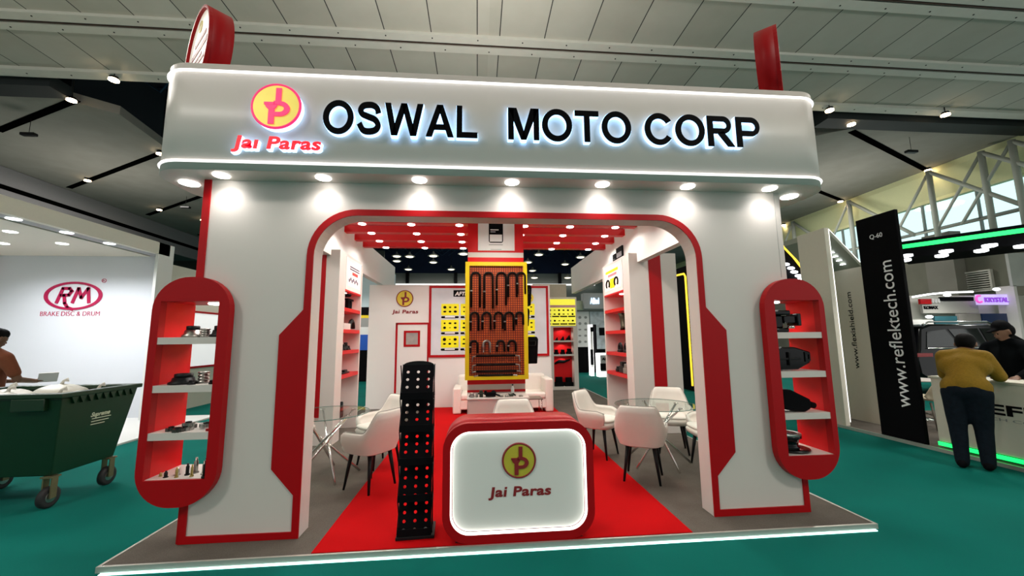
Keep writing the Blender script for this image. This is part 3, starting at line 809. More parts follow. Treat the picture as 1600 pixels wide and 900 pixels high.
# ---- side bulkheads and rafters
struct(MB().box(-2.42, -2.30, YQ, 11.1, 2.93, 3.60).build('trim_20', WHITEW))
struct(MB().box(2.70, 2.82, YQ, 11.1, 2.86, 3.60).build('trim_21', WHITEW))
rafY = (6.37, 6.94, 7.51, 8.05)
rl = ('nearest the arch', 'second from the arch', 'third from the arch', 'farthest from the arch')
for i, y in enumerate(rafY):
    t = thing('ceiling_rafter', 'glossy red rafter with round downlights spanning the stall, ' + rl[i], 'rafter', (.2, y, 3.45), 'red rafters over the stall')
    if i == 0:
        MB().box(-2.30, -.158, y - .07, y + .07, 3.46, 3.58).box(.728, 2.70, y - .07, y + .07, 3.46, 3.58).build('beam', REDL, t)
    else: MB().box(-2.30, 2.70, y - .07, y + .07, 3.46, 3.58).build('beam', REDL, t)
    for x in (-1.86, -1.08, -.30, .78, 1.555, 2.34):
        disc_lamp(t, (x, y, 3.46), .06)
        if i in (0, 2) or x in (-1.08, 1.555): spot((x, y, 3.43), 30 if i in (0, 2) else 22, 160, .5, (1, .95, .88), .06)
for yy, lb in ((5.2, 'unseen red rafter added for its light over the front chairs, behind the arch head'), (4.6, 'unseen red rafter added for its light just inside the arch, behind its head')):  # rafters out of view, added to light the mesh board and chairs
    t = thing('ceiling_rafter', lb, 'rafter', (.2, yy, 3.45), 'red rafters over the stall')
    MB().box(-2.30, 2.70, yy - .07, yy + .07, 3.46, 3.58).build('beam', REDL, t)
    for x in (-1.86, -1.08, .78, 1.555):
        disc_lamp(t, (x, yy, 3.46), .06)
    for x in (-1.5, .3, 2.0): spot((x, yy, 3.43), 42, 160, .5, (1, .95, .88), .06)
tag(MB().box(-2.30, -.158, 5.72, 5.86, 3.46, 3.58).box(.728, 2.70, 5.72, 5.86, 3.46, 3.58).build('ceiling_rafter', REDL), 'red rafter half hidden behind the arch top', 'rafter', 'red rafters over the stall')

# ---- central column with mesh board
t = thing('display_column', 'square red and white central column carrying a phone poster above the mesh board', 'column', (.285, 6.1, .05))
cb = MB()
bands = [(.05, .62, 0), (.62, .80, 0), (.80, .835, 1), (.835, .915, 0), (.915, 2.80, 1), (2.80, 2.865, 1), (2.865, 2.945, 0), (2.945, 3.62, 1)]
for a, b_, m_ in bands: cb.box(-.153, .725, 6.1, 6.29, a, b_, m_)
cb.build('column_body', [WHITE, REDL], t)
MB().box(.006, .583, 6.09, 6.1, 2.975, 3.56).build('poster', PAPER, t)
ph = MB().prism(rrect(.175, .40, 3.10, 3.56, .03, 4), 'Y', 6.083, 6.09); ph.build('printed_phone', BLACKM, t)
MB().box(.19, .385, 6.080, 6.083, 3.115, 3.23).build('phone_screen', PAPER, t)
MB().box(.20, .33, 6.080, 6.083, 3.30, 3.315).box(.20, .28, 6.080, 6.083, 3.27, 3.278).build('phone_text', PAPER, t)
MB().box(.175, .395, 6.086, 6.09, 3.062, 3.072).box(.20, .375, 6.086, 6.09, 2.99, 2.996).build('printed_caption', GREYT, t)

t = thing('mesh_board', 'tall yellow-framed wire mesh board hung with dark U-bolts in front of the column', 'display board', (.285, 6.0, 1.0))
xa, xb, za, zb = -.185, .758, .995, 2.765
MB().ring([(xa, za), (xb, za), (xb, zb), (xa, zb)], [(xa + .06, za + .06), (xb - .06, za + .06), (xb - .06, zb - .06), (xa + .06, zb - .06)], 'Y', 5.95, 6.1).build('frame', YELLOW, t)
MB().box(xa + .06, xb - .06, 5.985, 5.998, za + .06, zb - .06).build('backing', mat('orange_backing', (.85, .13, .006), .5, noise=.35, nscale=3), t)
g = MB(); gs = .0345
x = xa + .06
while x < xb - .06: g.box(x, x + .011, 5.976, 5.982, za + .06, zb - .06); x += gs
z = za + .06
while z < zb - .06: g.box(xa + .06, xb - .06, 5.982, 5.9845, z, z + .011); z += gs
g.build('wire_mesh', mat('mesh_dark', (.16, .012, .004), .5, noise=.2), t)
BOLT = mat('bolt_black', (.010, .006, .005), .45, .3, noise=.2, spec=.15)
def ubolt(cx, ztop, w, h, label, mt=BOLT, grp='U-bolts on the mesh board'):
    r = w / 2
    p = [(cx - r, 5.955, ztop - h)] + [(cx - r * math.cos(PI * k / 10), 5.955, ztop - r + r * math.sin(PI * k / 10)) for k in range(11)] + [(cx + r, 5.955, ztop - h)]
    t = thing('u_bolt', label, 'u-bolt', (cx, 5.955, ztop - h), grp)
    MB().tube(p, .017, 8).build('rod', mt, t)
    MB().lathe([(.022, 0), (.022, .02)], (cx - r, 5.955, ztop - h * .55), 'Z', 6).build('nut', STEEL, t)
rows = [(2.60, [(-.03, .13, .53), (.165, .13, .55), (.36, .14, .50), (.53, .13, .38), (.665, .12, .33)], 'top row'),
        (1.99, [(-.045, .12, .27), (.135, .12, .26), (.315, .12, .25), (.475, .13, .27), (.635, .11, .19)], 'middle row'),
        (1.565, [(-.055, .11, .18), (.135, .10, .17), (.345, .11, .16), (.515, .11, .16)], 'bottom row')]
od = ('leftmost', 'second from left', 'third from left', 'fourth from left', 'rightmost')
for zt, L_, rn in rows:
    for i, (cx, w_, h_) in enumerate(L_):
        silver = rn == 'bottom row' and i == 1
        ubolt(cx, zt, w_, h_, ('pale bare steel' if silver else 'dark') + ' U-bolt in the %s of the mesh board, %s' % (rn, od[i] if not silver else 'the only bright one'), STEEL if silver else BOLT)
for i, (z, xl, xr) in enumerate(((1.345, -.08, .62), (1.215, -.08, .62), (1.12, -.08, .64), (1.06, -.05, .58))):
    t = thing('stabiliser_rod', 'dark horizontal rod with bright bent ends on the mesh board, %s' % ('topmost', 'second from top', 'third from top', 'lowest')[i], 'rod', ((xl + xr) / 2, 5.955, z), 'horizontal rods on the mesh board')
    MB().tube([(xl + .06, 5.955, z), (xr - .06, 5.955, z)], .016, 8).build('bar', BOLT, t)
    dz = .09 if i < 2 else .02
    MB().tube([(xl + .06, 5.955, z), (xl + .01, 5.955, z - .01), (xl - .0, 5.955, z - dz)], .010, 8).build('bent_end', STEEL, t)
    MB().tube([(xr - .06, 5.955, z), (xr - .0, 5.955, z - .005), (xr + .01, 5.955, z - dz)], .010, 8).build('bent_end', STEEL, t)
# black castings on the side of the column
for i, (v0, v1, u1) in enumerate(((446, 478, 830), (482, 510, 827), (526, 568, 840))):
    a = at(823, v1, Y=6.15); c = at(u1, v0, Y=6.15)
    t = thing('side_bracket', 'black cast bracket on the right side of the column, %s' % ('topmost', 'middle', 'lowest and widest')[i], 'machine part', (a.x, 6.15, a.z), 'black brackets beside the mesh board')
    MB().prism([(.728, a.z), (c.x - .02, a.z), (c.x, c.z - .04), (c.x - .02, c.z), (.728, c.z)], 'Y', 6.08, 6.26).build('casting', BLACKM, t, bevel=.015)
    MB().ring([(.76, c.z - .06), (c.x - .03, c.z - .06), (c.x - .04, c.z - .14), (.77, c.z - .14)], [(.775, c.z - .07), (c.x - .045, c.z - .07), (c.x - .055, c.z - .13), (.785, c.z - .13)], 'Y', 6.065, 6.08).build('rib', BLACK, t)

# ---- white display table in front of the column
t = thing('display_table', 'white box table laid with machine parts in front of the column', 'table', (.31, 5.7, .05))
MB().box(-.13, .70, 5.50, 5.98, .05, .775).build('base', WHITE, t, bevel=.01)
MB().box(-.14, .71, 5.49, 5.99, .775, .80).build('table_top', WHITE, t, bevel=.006)
TG = 'parts laid out on the white display table'
items = [('gear_box', -.08, .07, .055, 0), ('clamp', .05, .05, .09, 1), ('carburettor', .19, .10, .085, 2), ('bush', .33, .03, .025, 3), ('bearing', .40, .03, .03, 3), ('lever', .47, .045, .04, 2), ('ring', .60, .04, .02, 3)]
dl = ['grey coiled part at the left end of the white display table', 'dark green upright clamp beside the coiled part on the display table', 'large black casting in the middle of the display table', 'small silver bush right of the black casting on the display table', 'small pale bearing at the centre right of the display table', 'dark green lever with pale tips near the bottle on the display table', 'flat steel ring at the right end of the display table']
DG = mat('dark_green_part', (.02, .035, .02), .4, noise=.3)
for (nm, x, w_, h_, k), lb in zip(items, dl):
    t = thing('machine_part', lb, 'machine part', (x, 5.6, .80), TG)
    if k == 0:
        for j in range(3): MB().tube([(x + w_ * .5 * math.cos(a) * (1 - .2 * j), 5.6 + w_ * .5 * math.sin(a), .815 + j * .018) for a in [2 * PI * q / 16 for q in range(16)]], .009, 6, closed=True).build('coil', STEEL, t)
    elif k == 1:
        MB().box(x - .025, x + .025, 5.58, 5.62, .80, .80 + h_).box(x - .045, x + .045, 5.57, 5.63, .84, .86).build('clamp_body', DG, t, bevel=.006)
        MB().lathe([(.02, 0), (.02, .05)], (x - .06, 5.6, .80), 'Z', 12).build('nut', STEEL, t)
    elif k == 2:
        MB().box(x - w_ * .8, x + w_ * .6, 5.55, 5.64, .81, .80 + h_ * .75).ball((x + w_ * .3, 5.6, .80 + h_ * .6), h_ * .45).box(x - w_, x - w_ * .6, 5.57, 5.62, .83, .80 + h_).build('casting', BLACKM if nm == 'carburettor' else DG, t, bevel=.01)
        MB().tube([(x + w_ * .4, 5.6, .84), (x + w_ * 1.2, 5.58, .815)], .012, 8).build('arm', BLACK, t)
    else:
        MB().lathe([(w_ * .8, 0), (w_ * .8, h_ * .6), (w_ * .4, h_), (w_ * .3, h_)], (x, 5.58, .80), 'Z', 16).build('body', STEEL, t)
t = thing('water_bottle', 'small clear bottle with a dark cap standing on the display table', 'bottle', (.50, 5.75, .80))
MB().lathe([(.022, 0), (.024, .01), (.024, .09), (.010, .12), (.010, .13)], (.50, 5.75, .80), 'Z', 16).build('bottle_body', mat('bottle_grey', (.6, .6, .57), .2, noise=.05), t)
MB().lathe([(.013, .13), (.013, .15)], (.50, 5.75, .80), 'Z', 12).build('cap', BLACK, t)

# ---- store room wall at the back
YW = 9.38
t = thing('store_room', 'white store room wall with gold emblem and red-edged door at the stall back', 'partition', (-.4, YW, .05))
MB().box(-2.51, 1.74, YW, YW + .12, .05, 2.87).box(-2.51, -2.39, YW + .12, 11.1, .05, 2.87).box(1.62, 1.74, YW + .12, 11.9, .05, 2.87).build('partition_wall', WHITEW, t)
emblem(t, (-1.70, YW, 2.55), .195, GOLD, DRED, DRED, .012)
brand(t, DRED, (-1.985, YW, 2.20), .60, .09, .006, .045, .1)
d = MB(); d.box(-1.89, -1.845, YW - .008, YW + .001, .05, 1.985); d.box(-1.89, -1.13, YW - .008, YW + .001, 1.94, 1.985); d.box(-1.165, -1.13, YW - .008, YW, .05, 1.94)
d.build('door_frame', RED, t)
MB().ring([(-1.70, 1.43), (-1.33, 1.43), (-1.33, 1.80), (-1.70, 1.80)], [(-1.65, 1.48), (-1.38, 1.48), (-1.38, 1.75), (-1.65, 1.75)], 'Y', YW - .012, YW).build('window_frame', RED, t)
MB().box(-1.65, -1.38, YW - .004, YW - .001, 1.48, 1.75).build('window_pane', mat('frosted_pane', (.35, .33, .31), .15, noise=.3, nscale=8), t)
po = thing('product_poster', 'large grey-white product poster with yellow cards and red frame on the back wall', 'poster', (.28, YW, 1.2))
MB().ring([(-1.135, 1.18), (1.695, 1.18), (1.695, 2.85), (-1.135, 2.85)], [(-1.08, 1.235), (1.64, 1.235), (1.64, 2.795), (-1.08, 2.795)], 'Y', YW - .03, YW).build('frame', RED, po)
GREYP = mat('silk_grey_print', (.62, .66, .70), .4, noise=.22, nscale=2.2)
MB().box(-1.08, 1.64, YW - .022, YW - .002, 1.235, 2.795).build('print', GREYP, po)
def cards(parent, x0, w_, h_, z0, cols, rows_, y, dx, dz):
    for i in range(cols):
        for j in range(rows_):
            xx = x0 + i * dx; zz = z0 - j * dz
            MB().prism(rrect(xx, xx + w_, zz - h_, zz, .02, 3), 'Y', y - .004, y).build('product_card', YPRINT, parent)
            c = MB(); random.seed(i * 7 + j)
            for q in range(6):
                cx = xx + w_ * (.2 + .3 * (q % 3)); cz = zz - h_ * (.3 if q < 3 else .68)
                r_ = w_ * random.uniform(.05, .10)
                c.lathe([(r_, -.008), (r_, -.004)], (cx, y, cz), 'Y', 10, sy=random.uniform(.4, 1))
            c.prism(rrect(xx, xx + w_, zz - h_ - h_ * .26, zz - h_ - .02, h_ * .08, 3), 'Y', y - .004, y)
            c.build('card_print', BLACKM, parent)
            MB().box(xx + w_ * .22, xx + w_ * .78, y - .008, y - .004, zz - h_ - h_ * .2, zz - h_ - h_ * .08).build('card_title', PAPER, parent)
cards(po, -.85, .41, .27, 2.42, 5, 3, YW - .022, .45, .375)
MB().box(-.57, .36, YW - .026, YW - .022, 2.59, 2.745).build('headline_box', BLACKM, po)
text('headline', 'AFTERMARKET', [PAPER], po, (-.54, YW - .026, 2.615), (1, 0, 0), (0, 0, 1), .87, .10, .003, bold=.05, shear=.2)
MB().lathe([(.12, -.004), (.12, 0)], (1.22, YW - .022, 2.56), 'Y', 24).build('printed_emblem', GOLD, po)
MB().box(1.19, 1.25, YW - .03, YW - .026, 2.48, 2.64).box(1.15, 1.29, YW - .03, YW - .026, 2.54, 2.57).build('printed_monogram', DRED, po)

# ---- red niche cabinet in the far right corner
t = thing('niche_cabinet', 'white cabinet with red lit niches under a yellow poster in the far right corner', 'cabinet', (2.65, 12, .05))
xl, xr, zt = 2.10, 3.05, 2.85
nx0, nx1 = 2.30, 2.92
MB().box(xl, nx0, 11.95, 12.3, .05, zt).box(nx1, xr, 11.95, 12.3, .05, zt).box(nx0, nx1, 11.95, 12.3, 1.92, zt).box(nx0, nx1, 11.95, 12.3, .05, .14).build('cabinet_body', WHITE, t)
MB().box(nx0, nx1, 12.24, 12.3, .14, 1.92).build('back_panel', REDL, t)
for z in (1.52, 1.10): MB().box(nx0, nx1, 11.97, 12.24, z - .05, z).build('shelf', WHITE, t)
for z in (1.90, 1.45, 1.03): spot((2.6, 12.08, z), 5, 150, .5, (1, .9, .8), .03)
MB().box(2.0, 3.0, 11.93, 11.95, 1.97, 2.78).build('poster', mat('yellow_lit_poster', (.93, .85, .0), .5, emit=(1, .92, .1), es=.6, noise=.03), t)
MB().box(2.0, 3.0, 11.925, 11.93, 2.52, 2.60).build('poster_band', mat('pink_print', (.85, .45, .42), .5, noise=.1), t)
pp = MB(); random.seed(5)
for i in range(7):
    for j in range(3): pp.lathe([(.035, -.008), (.035, 0)], (2.07 + .14 * i, 11.93, 2.44 - .12 * j - (.08 if j == 2 else 0)), 'Y', 8, sy=random.uniform(.4, 1))
for i in range(4): pp.box(2.02 + .25 * i, 2.24 + .25 * i, 11.922, 11.93, 2.23, 2.27); pp.box(2.02 + .25 * i, 2.24 + .25 * i, 11.922, 11.93, 2.0, 2.04)
pp.build('poster_parts', BLACKM, t)
struct(MB().box(1.74, 2.82, 12.3, 12.4, .05, 3.3).build('wall_stall_back', mat('tan_board', (.45, .39, .3), .7, noise=.08)))
NG = 'parts in the red niches'
for i, (x, z, s, lb) in enumerate(((2.42, 1.52, .05, 'small dark curved part, left in the top red niche'), (2.60, 1.52, .065, 'dark wedge part, middle of the top red niche'), (2.78, 1.52, .085, 'tall dark bracket, right in the top red niche'),
                               (2.40, 1.10, .07, 'black stepped block, left in the second red niche'), (2.60, 1.10, .07, 'black stepped block, middle of the second red niche'), (2.80, 1.10, .085, 'black stepped block, right in the second red niche'),
                               (2.47, .14, .14, 'large black box casting, left on the cabinet floor'), (2.77, .14, .13, 'large black box casting, right on the cabinet floor'))):
    mb = MB()
    if i < 3: mb.prism([(x - s, z), (x + s, z), (x + s * .6, z + s * 2), (x, z + s * 1.2), (x - s * .6, z + s * .5)], 'Y', 12.05, 12.15)
    else: mb.box(x - s, x + s, 12.02, 12.02 + s * 1.4, z, z + s * .9).box(x - s * .7, x + s * .7, 12.03, 12.03 + s, z + s * .9, z + s * 2)
    tag(mb.build('machine_part', BLACKM, bevel=.008), lb, 'machine part', NG)
tag(MB().tube([(2.36, 12.2, .80), (2.5, 12.18, .88), (2.65, 12.18, .87), (2.85, 12.18, .93)], [.02, .05, .045, .02], 8).build('suspension_arm', BLACKM), 'long dark arm mounted in the tall third red niche', 'machine part', NG)

# ---- side cabinets (column face to the camera, open shelves facing the aisle)
def side_cabinet(xo, xi, y0, y1, stripe, label, sgn, zs, ztop=3.02):
    """xi = plane of the open side, xo = outer side"""
    t = thing('display_cabinet', label, 'cabinet', ((xo + xi) / 2, y0, .05), 'tall white display cabinets at the stall sides')
    lo, hi = min(xo, xi), max(xo, xi)
    dpt = .42 * sgn                                 # niche depth towards the outer side
    b_ = MB()
    b_.box(lo, hi, y0, y0 + .30, .05, ztop)         # solid column facing the entrance
    b_.box(lo, hi, y1 - .06, y1, .05, ztop)
    xb_ = xi + dpt
    b_.box(min(xo, xb_), max(xo, xb_), y0 + .30, y1 - .06, .05, ztop)
    b_.box(lo, hi, y0 + .30, y1 - .06, 2.98, ztop)
    b_.build('cabinet_body', WHITE, t)
    MB().box(stripe[0], stripe[1], y0 - .008, y0 + .001, .45, ztop).build('red_stripe', RED, t)
    for z in zs: MB().box(min(xi, xb_), max(xi, xb_), y0 + .30, y1 - .06, z - .06, z).build('shelf', REDL, t)
    MB().box(min(xi, xb_), max(xi, xb_), y0 + .30, y1 - .06, 2.40, 2.43).build('niche_top', REDL, t)
    x_ = xi
    MB().box(min(x_, x_ + .05 * sgn), max(x_, x_ + .05 * sgn), y0 + .32, y1 - .08, 2.43, 2.98).build('light_box', WHITEW, t)
    disc_lamp(t, (xi + .15 * sgn, (y0 + y1) / 2 + .0, 2.40), .07)
    spot((xi + .15 * sgn, (y0 + y1) / 2 + .1, 2.36), 7, 150, .6)
    for z in zs: spot((xi + .2 * sgn, (y0 + y1) / 2 + .1, z - .08), 3.5, 160, .6)
    return t
zL = [2.13, 1.775, 1.43, 1.04]
t = side_cabinet(-3.0, -2.16, 6.32, 7.56, (-2.485, -2.365), 'tall white display cabinet with red shelves at the left stall side', -1, zL)
po = MB().box(-2.163, -2.158, 6.72, 7.40, 2.50, 2.93).build('poster', mat('pale_lit_poster', (.85, .72, .66), .5, emit=(1, .86, .8), es=.35, noise=.05), t)
q = MB()
q.box(-2.155, -2.158, 6.82, 7.34, 2.83, 2.85).box(-2.155, -2.158, 6.82, 7.34, 2.79, 2.81)
for i in range(7): q.lathe([(.03, 0), (.03, .004)], (-2.159, 6.80 + .075 * i, 2.60 + .03 * (i % 2)), 'X', 10)
q.build('poster_print', mat('dark_blue_print', (.05, .05, .12), .5, noise=.4, nscale=30), po)
MB().box(-2.155, -2.158, 6.95, 7.25, 2.71, 2.76).build('poster_title', mat('red_print', (.6, .05, .04), .5, noise=.05), po)
zR = [2.13, 1.725, 1.325, .955]
t = side_cabinet(3.38, 2.55, 6.38, 7.80, (2.89, 3.105), 'tall white display cabinet with red shelves at the right stall side', 1, zR)
po = MB().box(2.548, 2.553, 6.78, 7.66, 2.50, 2.93).build('poster', mat('pink_lit_poster', (.9, .75, .68), .5, emit=(1, .86, .8), es=.35, noise=.05), t)
MB().box(2.543, 2.547, 6.90, 7.58, 2.83, 2.88).box(2.543, 2.547, 7.10, 7.34, 2.53, 2.71).build('poster_yellow', YPRINT, po)
q = MB()
for cy in (7.0, 7.46):
    q.tube([(2.545, cy + .09 * math.cos(a), 2.62 + .08 * math.sin(a)) for a in [PI * k / 8 for k in range(-2, 11)]], .02, 6)
q.build('poster_print', BLACKM, po)
MB().box(2.543, 2.547, 6.98, 7.45, 2.76, 2.80).build('poster_title', mat('pink_text', (.85, .25, .3), .5, noise=.05), po)
# things on the side cabinets
CG = 'parts on the left cabinet shelves'
t = thing('strut_mount', 'black mount with a round plate on the top red shelf of the left cabinet', 'machine part', (-2.25, 6.95, 2.13), CG)
MB().lathe([(.10, .20), (.11, .22), (.10, .24)], (-2.24, 6.85, 2.13), 'Z', 16).build('plate', BLACKM, t)
MB().box(-2.27, -2.21, 6.98, 7.02, 2.132, 2.30).box(-2.27, -2.21, 6.95, 7.25, 2.28, 2.31).box(-2.27, -2.21, 7.12, 7.16, 2.132, 2.28).build('legs', BLACKM, t)
t = thing('clamp_arch', 'grey arched clamp on a white block on the second shelf of the left cabinet', 'machine part', (-2.25, 7.1, 1.775), CG)
MB().box(-2.30, -2.20, 6.75, 7.1, 1.777, 1.88).build('block', WHITE, t)
MB().tube([(-2.24, 7.28 + .10 * math.cos(a), 1.80 + .14 * math.sin(a)) for a in [PI * k / 8 for k in range(9)]], .035, 8).build('arch', BLACK, t)
for i in range(4):
    hub(-2.25, 6.78 + .13 * i, 1.43, .05, .07 + .03 * (i % 3), 'dark bushing on the third shelf of the left cabinet, %s' % ('nearest the entrance', 'second from the entrance', 'third from the entrance', 'farthest in')[i], 1, CG)
tag(MB().box(-2.29, -2.20, 6.78, 7.15, 1.042, 1.065).box(-2.28, -2.22, 6.95, 7.1, 1.065, 1.10).build('latch', BLACK, bevel=.008), 'flat dark latch on the lowest red shelf of the left cabinet', 'machine part', CG)
tag(MB().prism([(6.72, .35), (6.92, .35), (6.90, .60), (6.82, .48)], 'X', -2.30, -2.20).build('guard_plate', BLACK, bevel=.01), 'dark upright plate standing low inside the left cabinet', 'machine part', CG)
CG = 'parts on the right cabinet shelves'
t = thing('steering_knuckle', 'tall dark knuckle casting on the second red shelf of the right cabinet', 'machine part', (2.65, 7.0, 1.725), CG)
MB().tube([(2.66, 6.95, 1.727), (2.66, 7.0, 1.80), (2.66, 7.03, 1.95), (2.66, 7.03, 2.04)], [.10, .07, .07, .10], 10).build('casting', mat('bronze_black', (.05, .04, .02), .4, .5, noise=.3), t)
for i, y in enumerate((7.22, 6.92)):
    t = thing('shackle', 'black looped shackle on the third red shelf of the right cabinet, %s' % ('farther in', 'nearer the entrance')[i], 'machine part', (2.65, y, 1.325), CG)
    MB().tube([(2.65, y + .07 * math.cos(a), 1.40 + .08 * math.sin(a)) for a in [2 * PI * k / 16 for k in range(16)]], .028, 8, closed=True).build('loop', BLACK, t)
    MB().box(2.60, 2.70, y - .12, y + .04, 1.327, 1.37).build('foot', BLACK, t, bevel=.008)
for i, (y, s) in enumerate(((7.35, .05), (7.12, .10), (6.93, .085))):
    tag(MB().box(2.60, 2.70, y - s, y + s, .957, .957 + s * 1.2).box(2.61, 2.69, y - s * .6, y + s * .6, .957 + s * 1.2, .957 + s * 2).build('valve_block', BLACK if i < 2 else STEEL, bevel=.01), ['tiny black block', 'square black valve block', 'pale metal valve block'][i] + ' on the lowest red shelf of the right cabinet', 'machine part', CG)
tag(MB().box(2.56, 2.72, 6.75, 7.2, .36, .375).box(2.57, 2.6, 6.72, 6.76, .375, .50).build('tray', BLACK), 'thin dark tray standing low inside the right cabinet', 'tray', CG)
for i, (u0, v0, u1, v1) in enumerate(((959, 396, 963, 410), (964.5, 383, 973, 407))):
    a = at(u0, v1, X=2.69); c = at(u1, v0, X=2.69)
    t = thing('framed_print', 'small dark framed print hanging on the right bulkhead, %s' % ('smaller and farther in', 'larger and nearer')[i], 'picture', (2.69, (a.y + c.y) / 2, a.z), 'dark prints on the bulkhead')
    MB().box(2.672, 2.70, min(a.y, c.y), max(a.y, c.y), a.z, c.z).build('frame', BLACKM, t)
    MB().box(2.668, 2.672, min(a.y, c.y) + .03, max(a.y, c.y) - .03, a.z + .04, c.z - .1).build('print', mat('grey_violet_print', (.2, .18, .2), .4, noise=.6, nscale=12), t)

# ---- reception counter
t = thing('reception_counter', 'red rounded reception counter with a glowing white front and gold emblem at the stall edge', 'counter', (.327, 3.23, .055))
cx0, cx1, cz0, cz1 = -.268, .922, .055, .938
MB().ring(rrect(cx0, cx1, cz0, cz1, .20, 10), rrect(cx0 + .058, cx1 - .058, cz0 + .058, cz1 - .062, .15, 10), 'Y', 3.23, 3.30, smooth=True).build('front_ring', RED, t)
MB().prism(rrect(cx0, cx1, cz0, cz1, .20, 10), 'Y', 3.30, 3.63, smooth=True).build('body', RED, t)
MB().box(cx0 + .1, cx1 - .1, 3.26, 3.60, .054, .058).build('plinth', BLACK, t)
MB().prism(rrect(cx0 + .075, cx1 - .075, cz0 + .075, cz1 - .079, .135, 10), 'Y', 3.262, 3.30, smooth=True).build('front_panel', WHITEW, t)
LEDR = mat('led_counter', (1, 1, 1), .5, emit=(1, 1, .93), es=2.6, noise=.01)
MB().ring(rrect(cx0 + .0585, cx1 - .0585, cz0 + .0585, cz1 - .0625, .149, 10), rrect(cx0 + .070, cx1 - .070, cz0 + .070, cz1 - .074, .139, 10), 'Y', 3.236, 3.262, smooth=True).build('led_strip', LEDR, t)
emblem(t, (.328, 3.262, .640), .135, GOLD, DRED, DRED, .008)
brand(t, DRED, (.085, 3.262, .372), .495, .078, .004, .045, .10)

# ---- folding brochure rack with punched trays
t = thing('brochure_rack', 'tall black folding brochure rack with punched metal trays beside the counter', 'brochure rack', (-.5, 3.45, .055))
OFF[t] = Vector((0, 0, 0))
W2 = .128
tiers = [(.02, .272), (.275, .545), (.55, .80), (.805, 1.055), (1.06, 1.33)]
def perforated(x0, x1, a, b_, cols, rows_, hr, top):
    """sheet from a (bottom: y,z) to b_ (top) with round holes"""
    mb = MB(); a = Vector((0, *a)); b_ = Vector((0, *b_)); dv = b_ - a; ln = dv.length; dv /= ln; nn = Vector((0, -dv.z, dv.y))
    cw = (x1 - x0) / cols; chh = (ln - top) / rows_; th = .003
    def P(x, s, d): return Vector((x, 0, 0)) + a + dv * s + nn * d
    for i in range(cols):
        for j in range(rows_):
            cx = x0 + cw * (i + .5); cs = chh * (j + .5)
            o_ = []; h_ = []
            K = 16
            for k in range(K):
                an = 2 * PI * (k + .5) / K - PI / 4 * 0
                c_, s_ = math.cos(an), math.sin(an); q = 1 / max(abs(c_), abs(s_))
                o_.append((cx + cw / 2 * c_ * q, cs + chh / 2 * s_ * q)); h_.append((cx + hr * c_, cs + hr * s_))
            for k in range(K):
                k2 = (k + 1) % K
                for d in (0, th):
                    mb.add([P(*o_[k], d), P(*o_[k2], d), P(*h_[k2], d), P(*h_[k], d)], [(0, 1, 2, 3)])
                mb.add([P(*h_[k], 0), P(*h_[k2], 0), P(*h_[k2], th), P(*h_[k], th)], [(0, 1, 2, 3)])
            # corners of the cell
            for sx_, sy_ in ((1, 1), (-1, 1), (-1, -1), (1, -1)):
                cand = sorted(o_, key=lambda p: (p[0] - cx - sx_ * cw / 2) ** 2 + (p[1] - cs - sy_ * chh / 2) ** 2)[:2]
                for d in (0, th):
                    mb.add([P(cx + sx_ * cw / 2, cs + sy_ * chh / 2, d), P(*cand[0], d), P(*cand[1], d)], [(0, 1, 2)])
    if top: mb.add([P(x0, ln - top, 0), P(x1, ln - top, 0), P(x1, ln, 0), P(x0, ln, 0), P(x0, ln - top, th), P(x1, ln - top, th), P(x1, ln, th), P(x0, ln, th)], [(0, 1, 2, 3), (4, 5, 6, 7), (0, 3, 7, 4), (1, 2, 6, 5), (2, 3, 7, 6)])
    return mb
for i, (za, zb) in enumerate(tiers):
    perforated(-W2, W2, (-.06, za), (.06, zb), 3, 4, .0125, .035).build('tray_back', BLACKM, t)
    lip = MB().box(-W2, W2, -.10, -.05, za, za + .006).box(-W2, W2, -.103, -.098, za, za + .055)
    lip.box(-W2 - .002, -W2 + .002, -.10, -.045, za, za + .05).box(W2 - .002, W2 + .002, -.10, -.045, za, za + .05)
    lip.build('tray', BLACKM, t)
    for s in (-1, 1):
        MB().tube([(s * (W2 + .006), -.06, za), (s * (W2 + .006), .09, zb)], .0045, 6).tube([(s * (W2 + .006), .09, za), (s * (W2 + .006), -.06, zb)], .0045, 6).build('side_bar', BLACK, t)
MB().box(-W2 - .01, W2 + .03, -.11, .14, 0.0, .022).build('foot', BLACK, t, bevel=.004)
MB().prism([(-W2, 1.31)] + [(W2 * math.cos(PI - PI * k / 10), 1.325 + .035 * math.sin(PI * k / 10)) for k in range(11)] + [(W2, 1.31)], 'Y', .055, .062).build('header_plate', BLACK, t)
t.rotation_euler = (0, 0, math.radians(3))

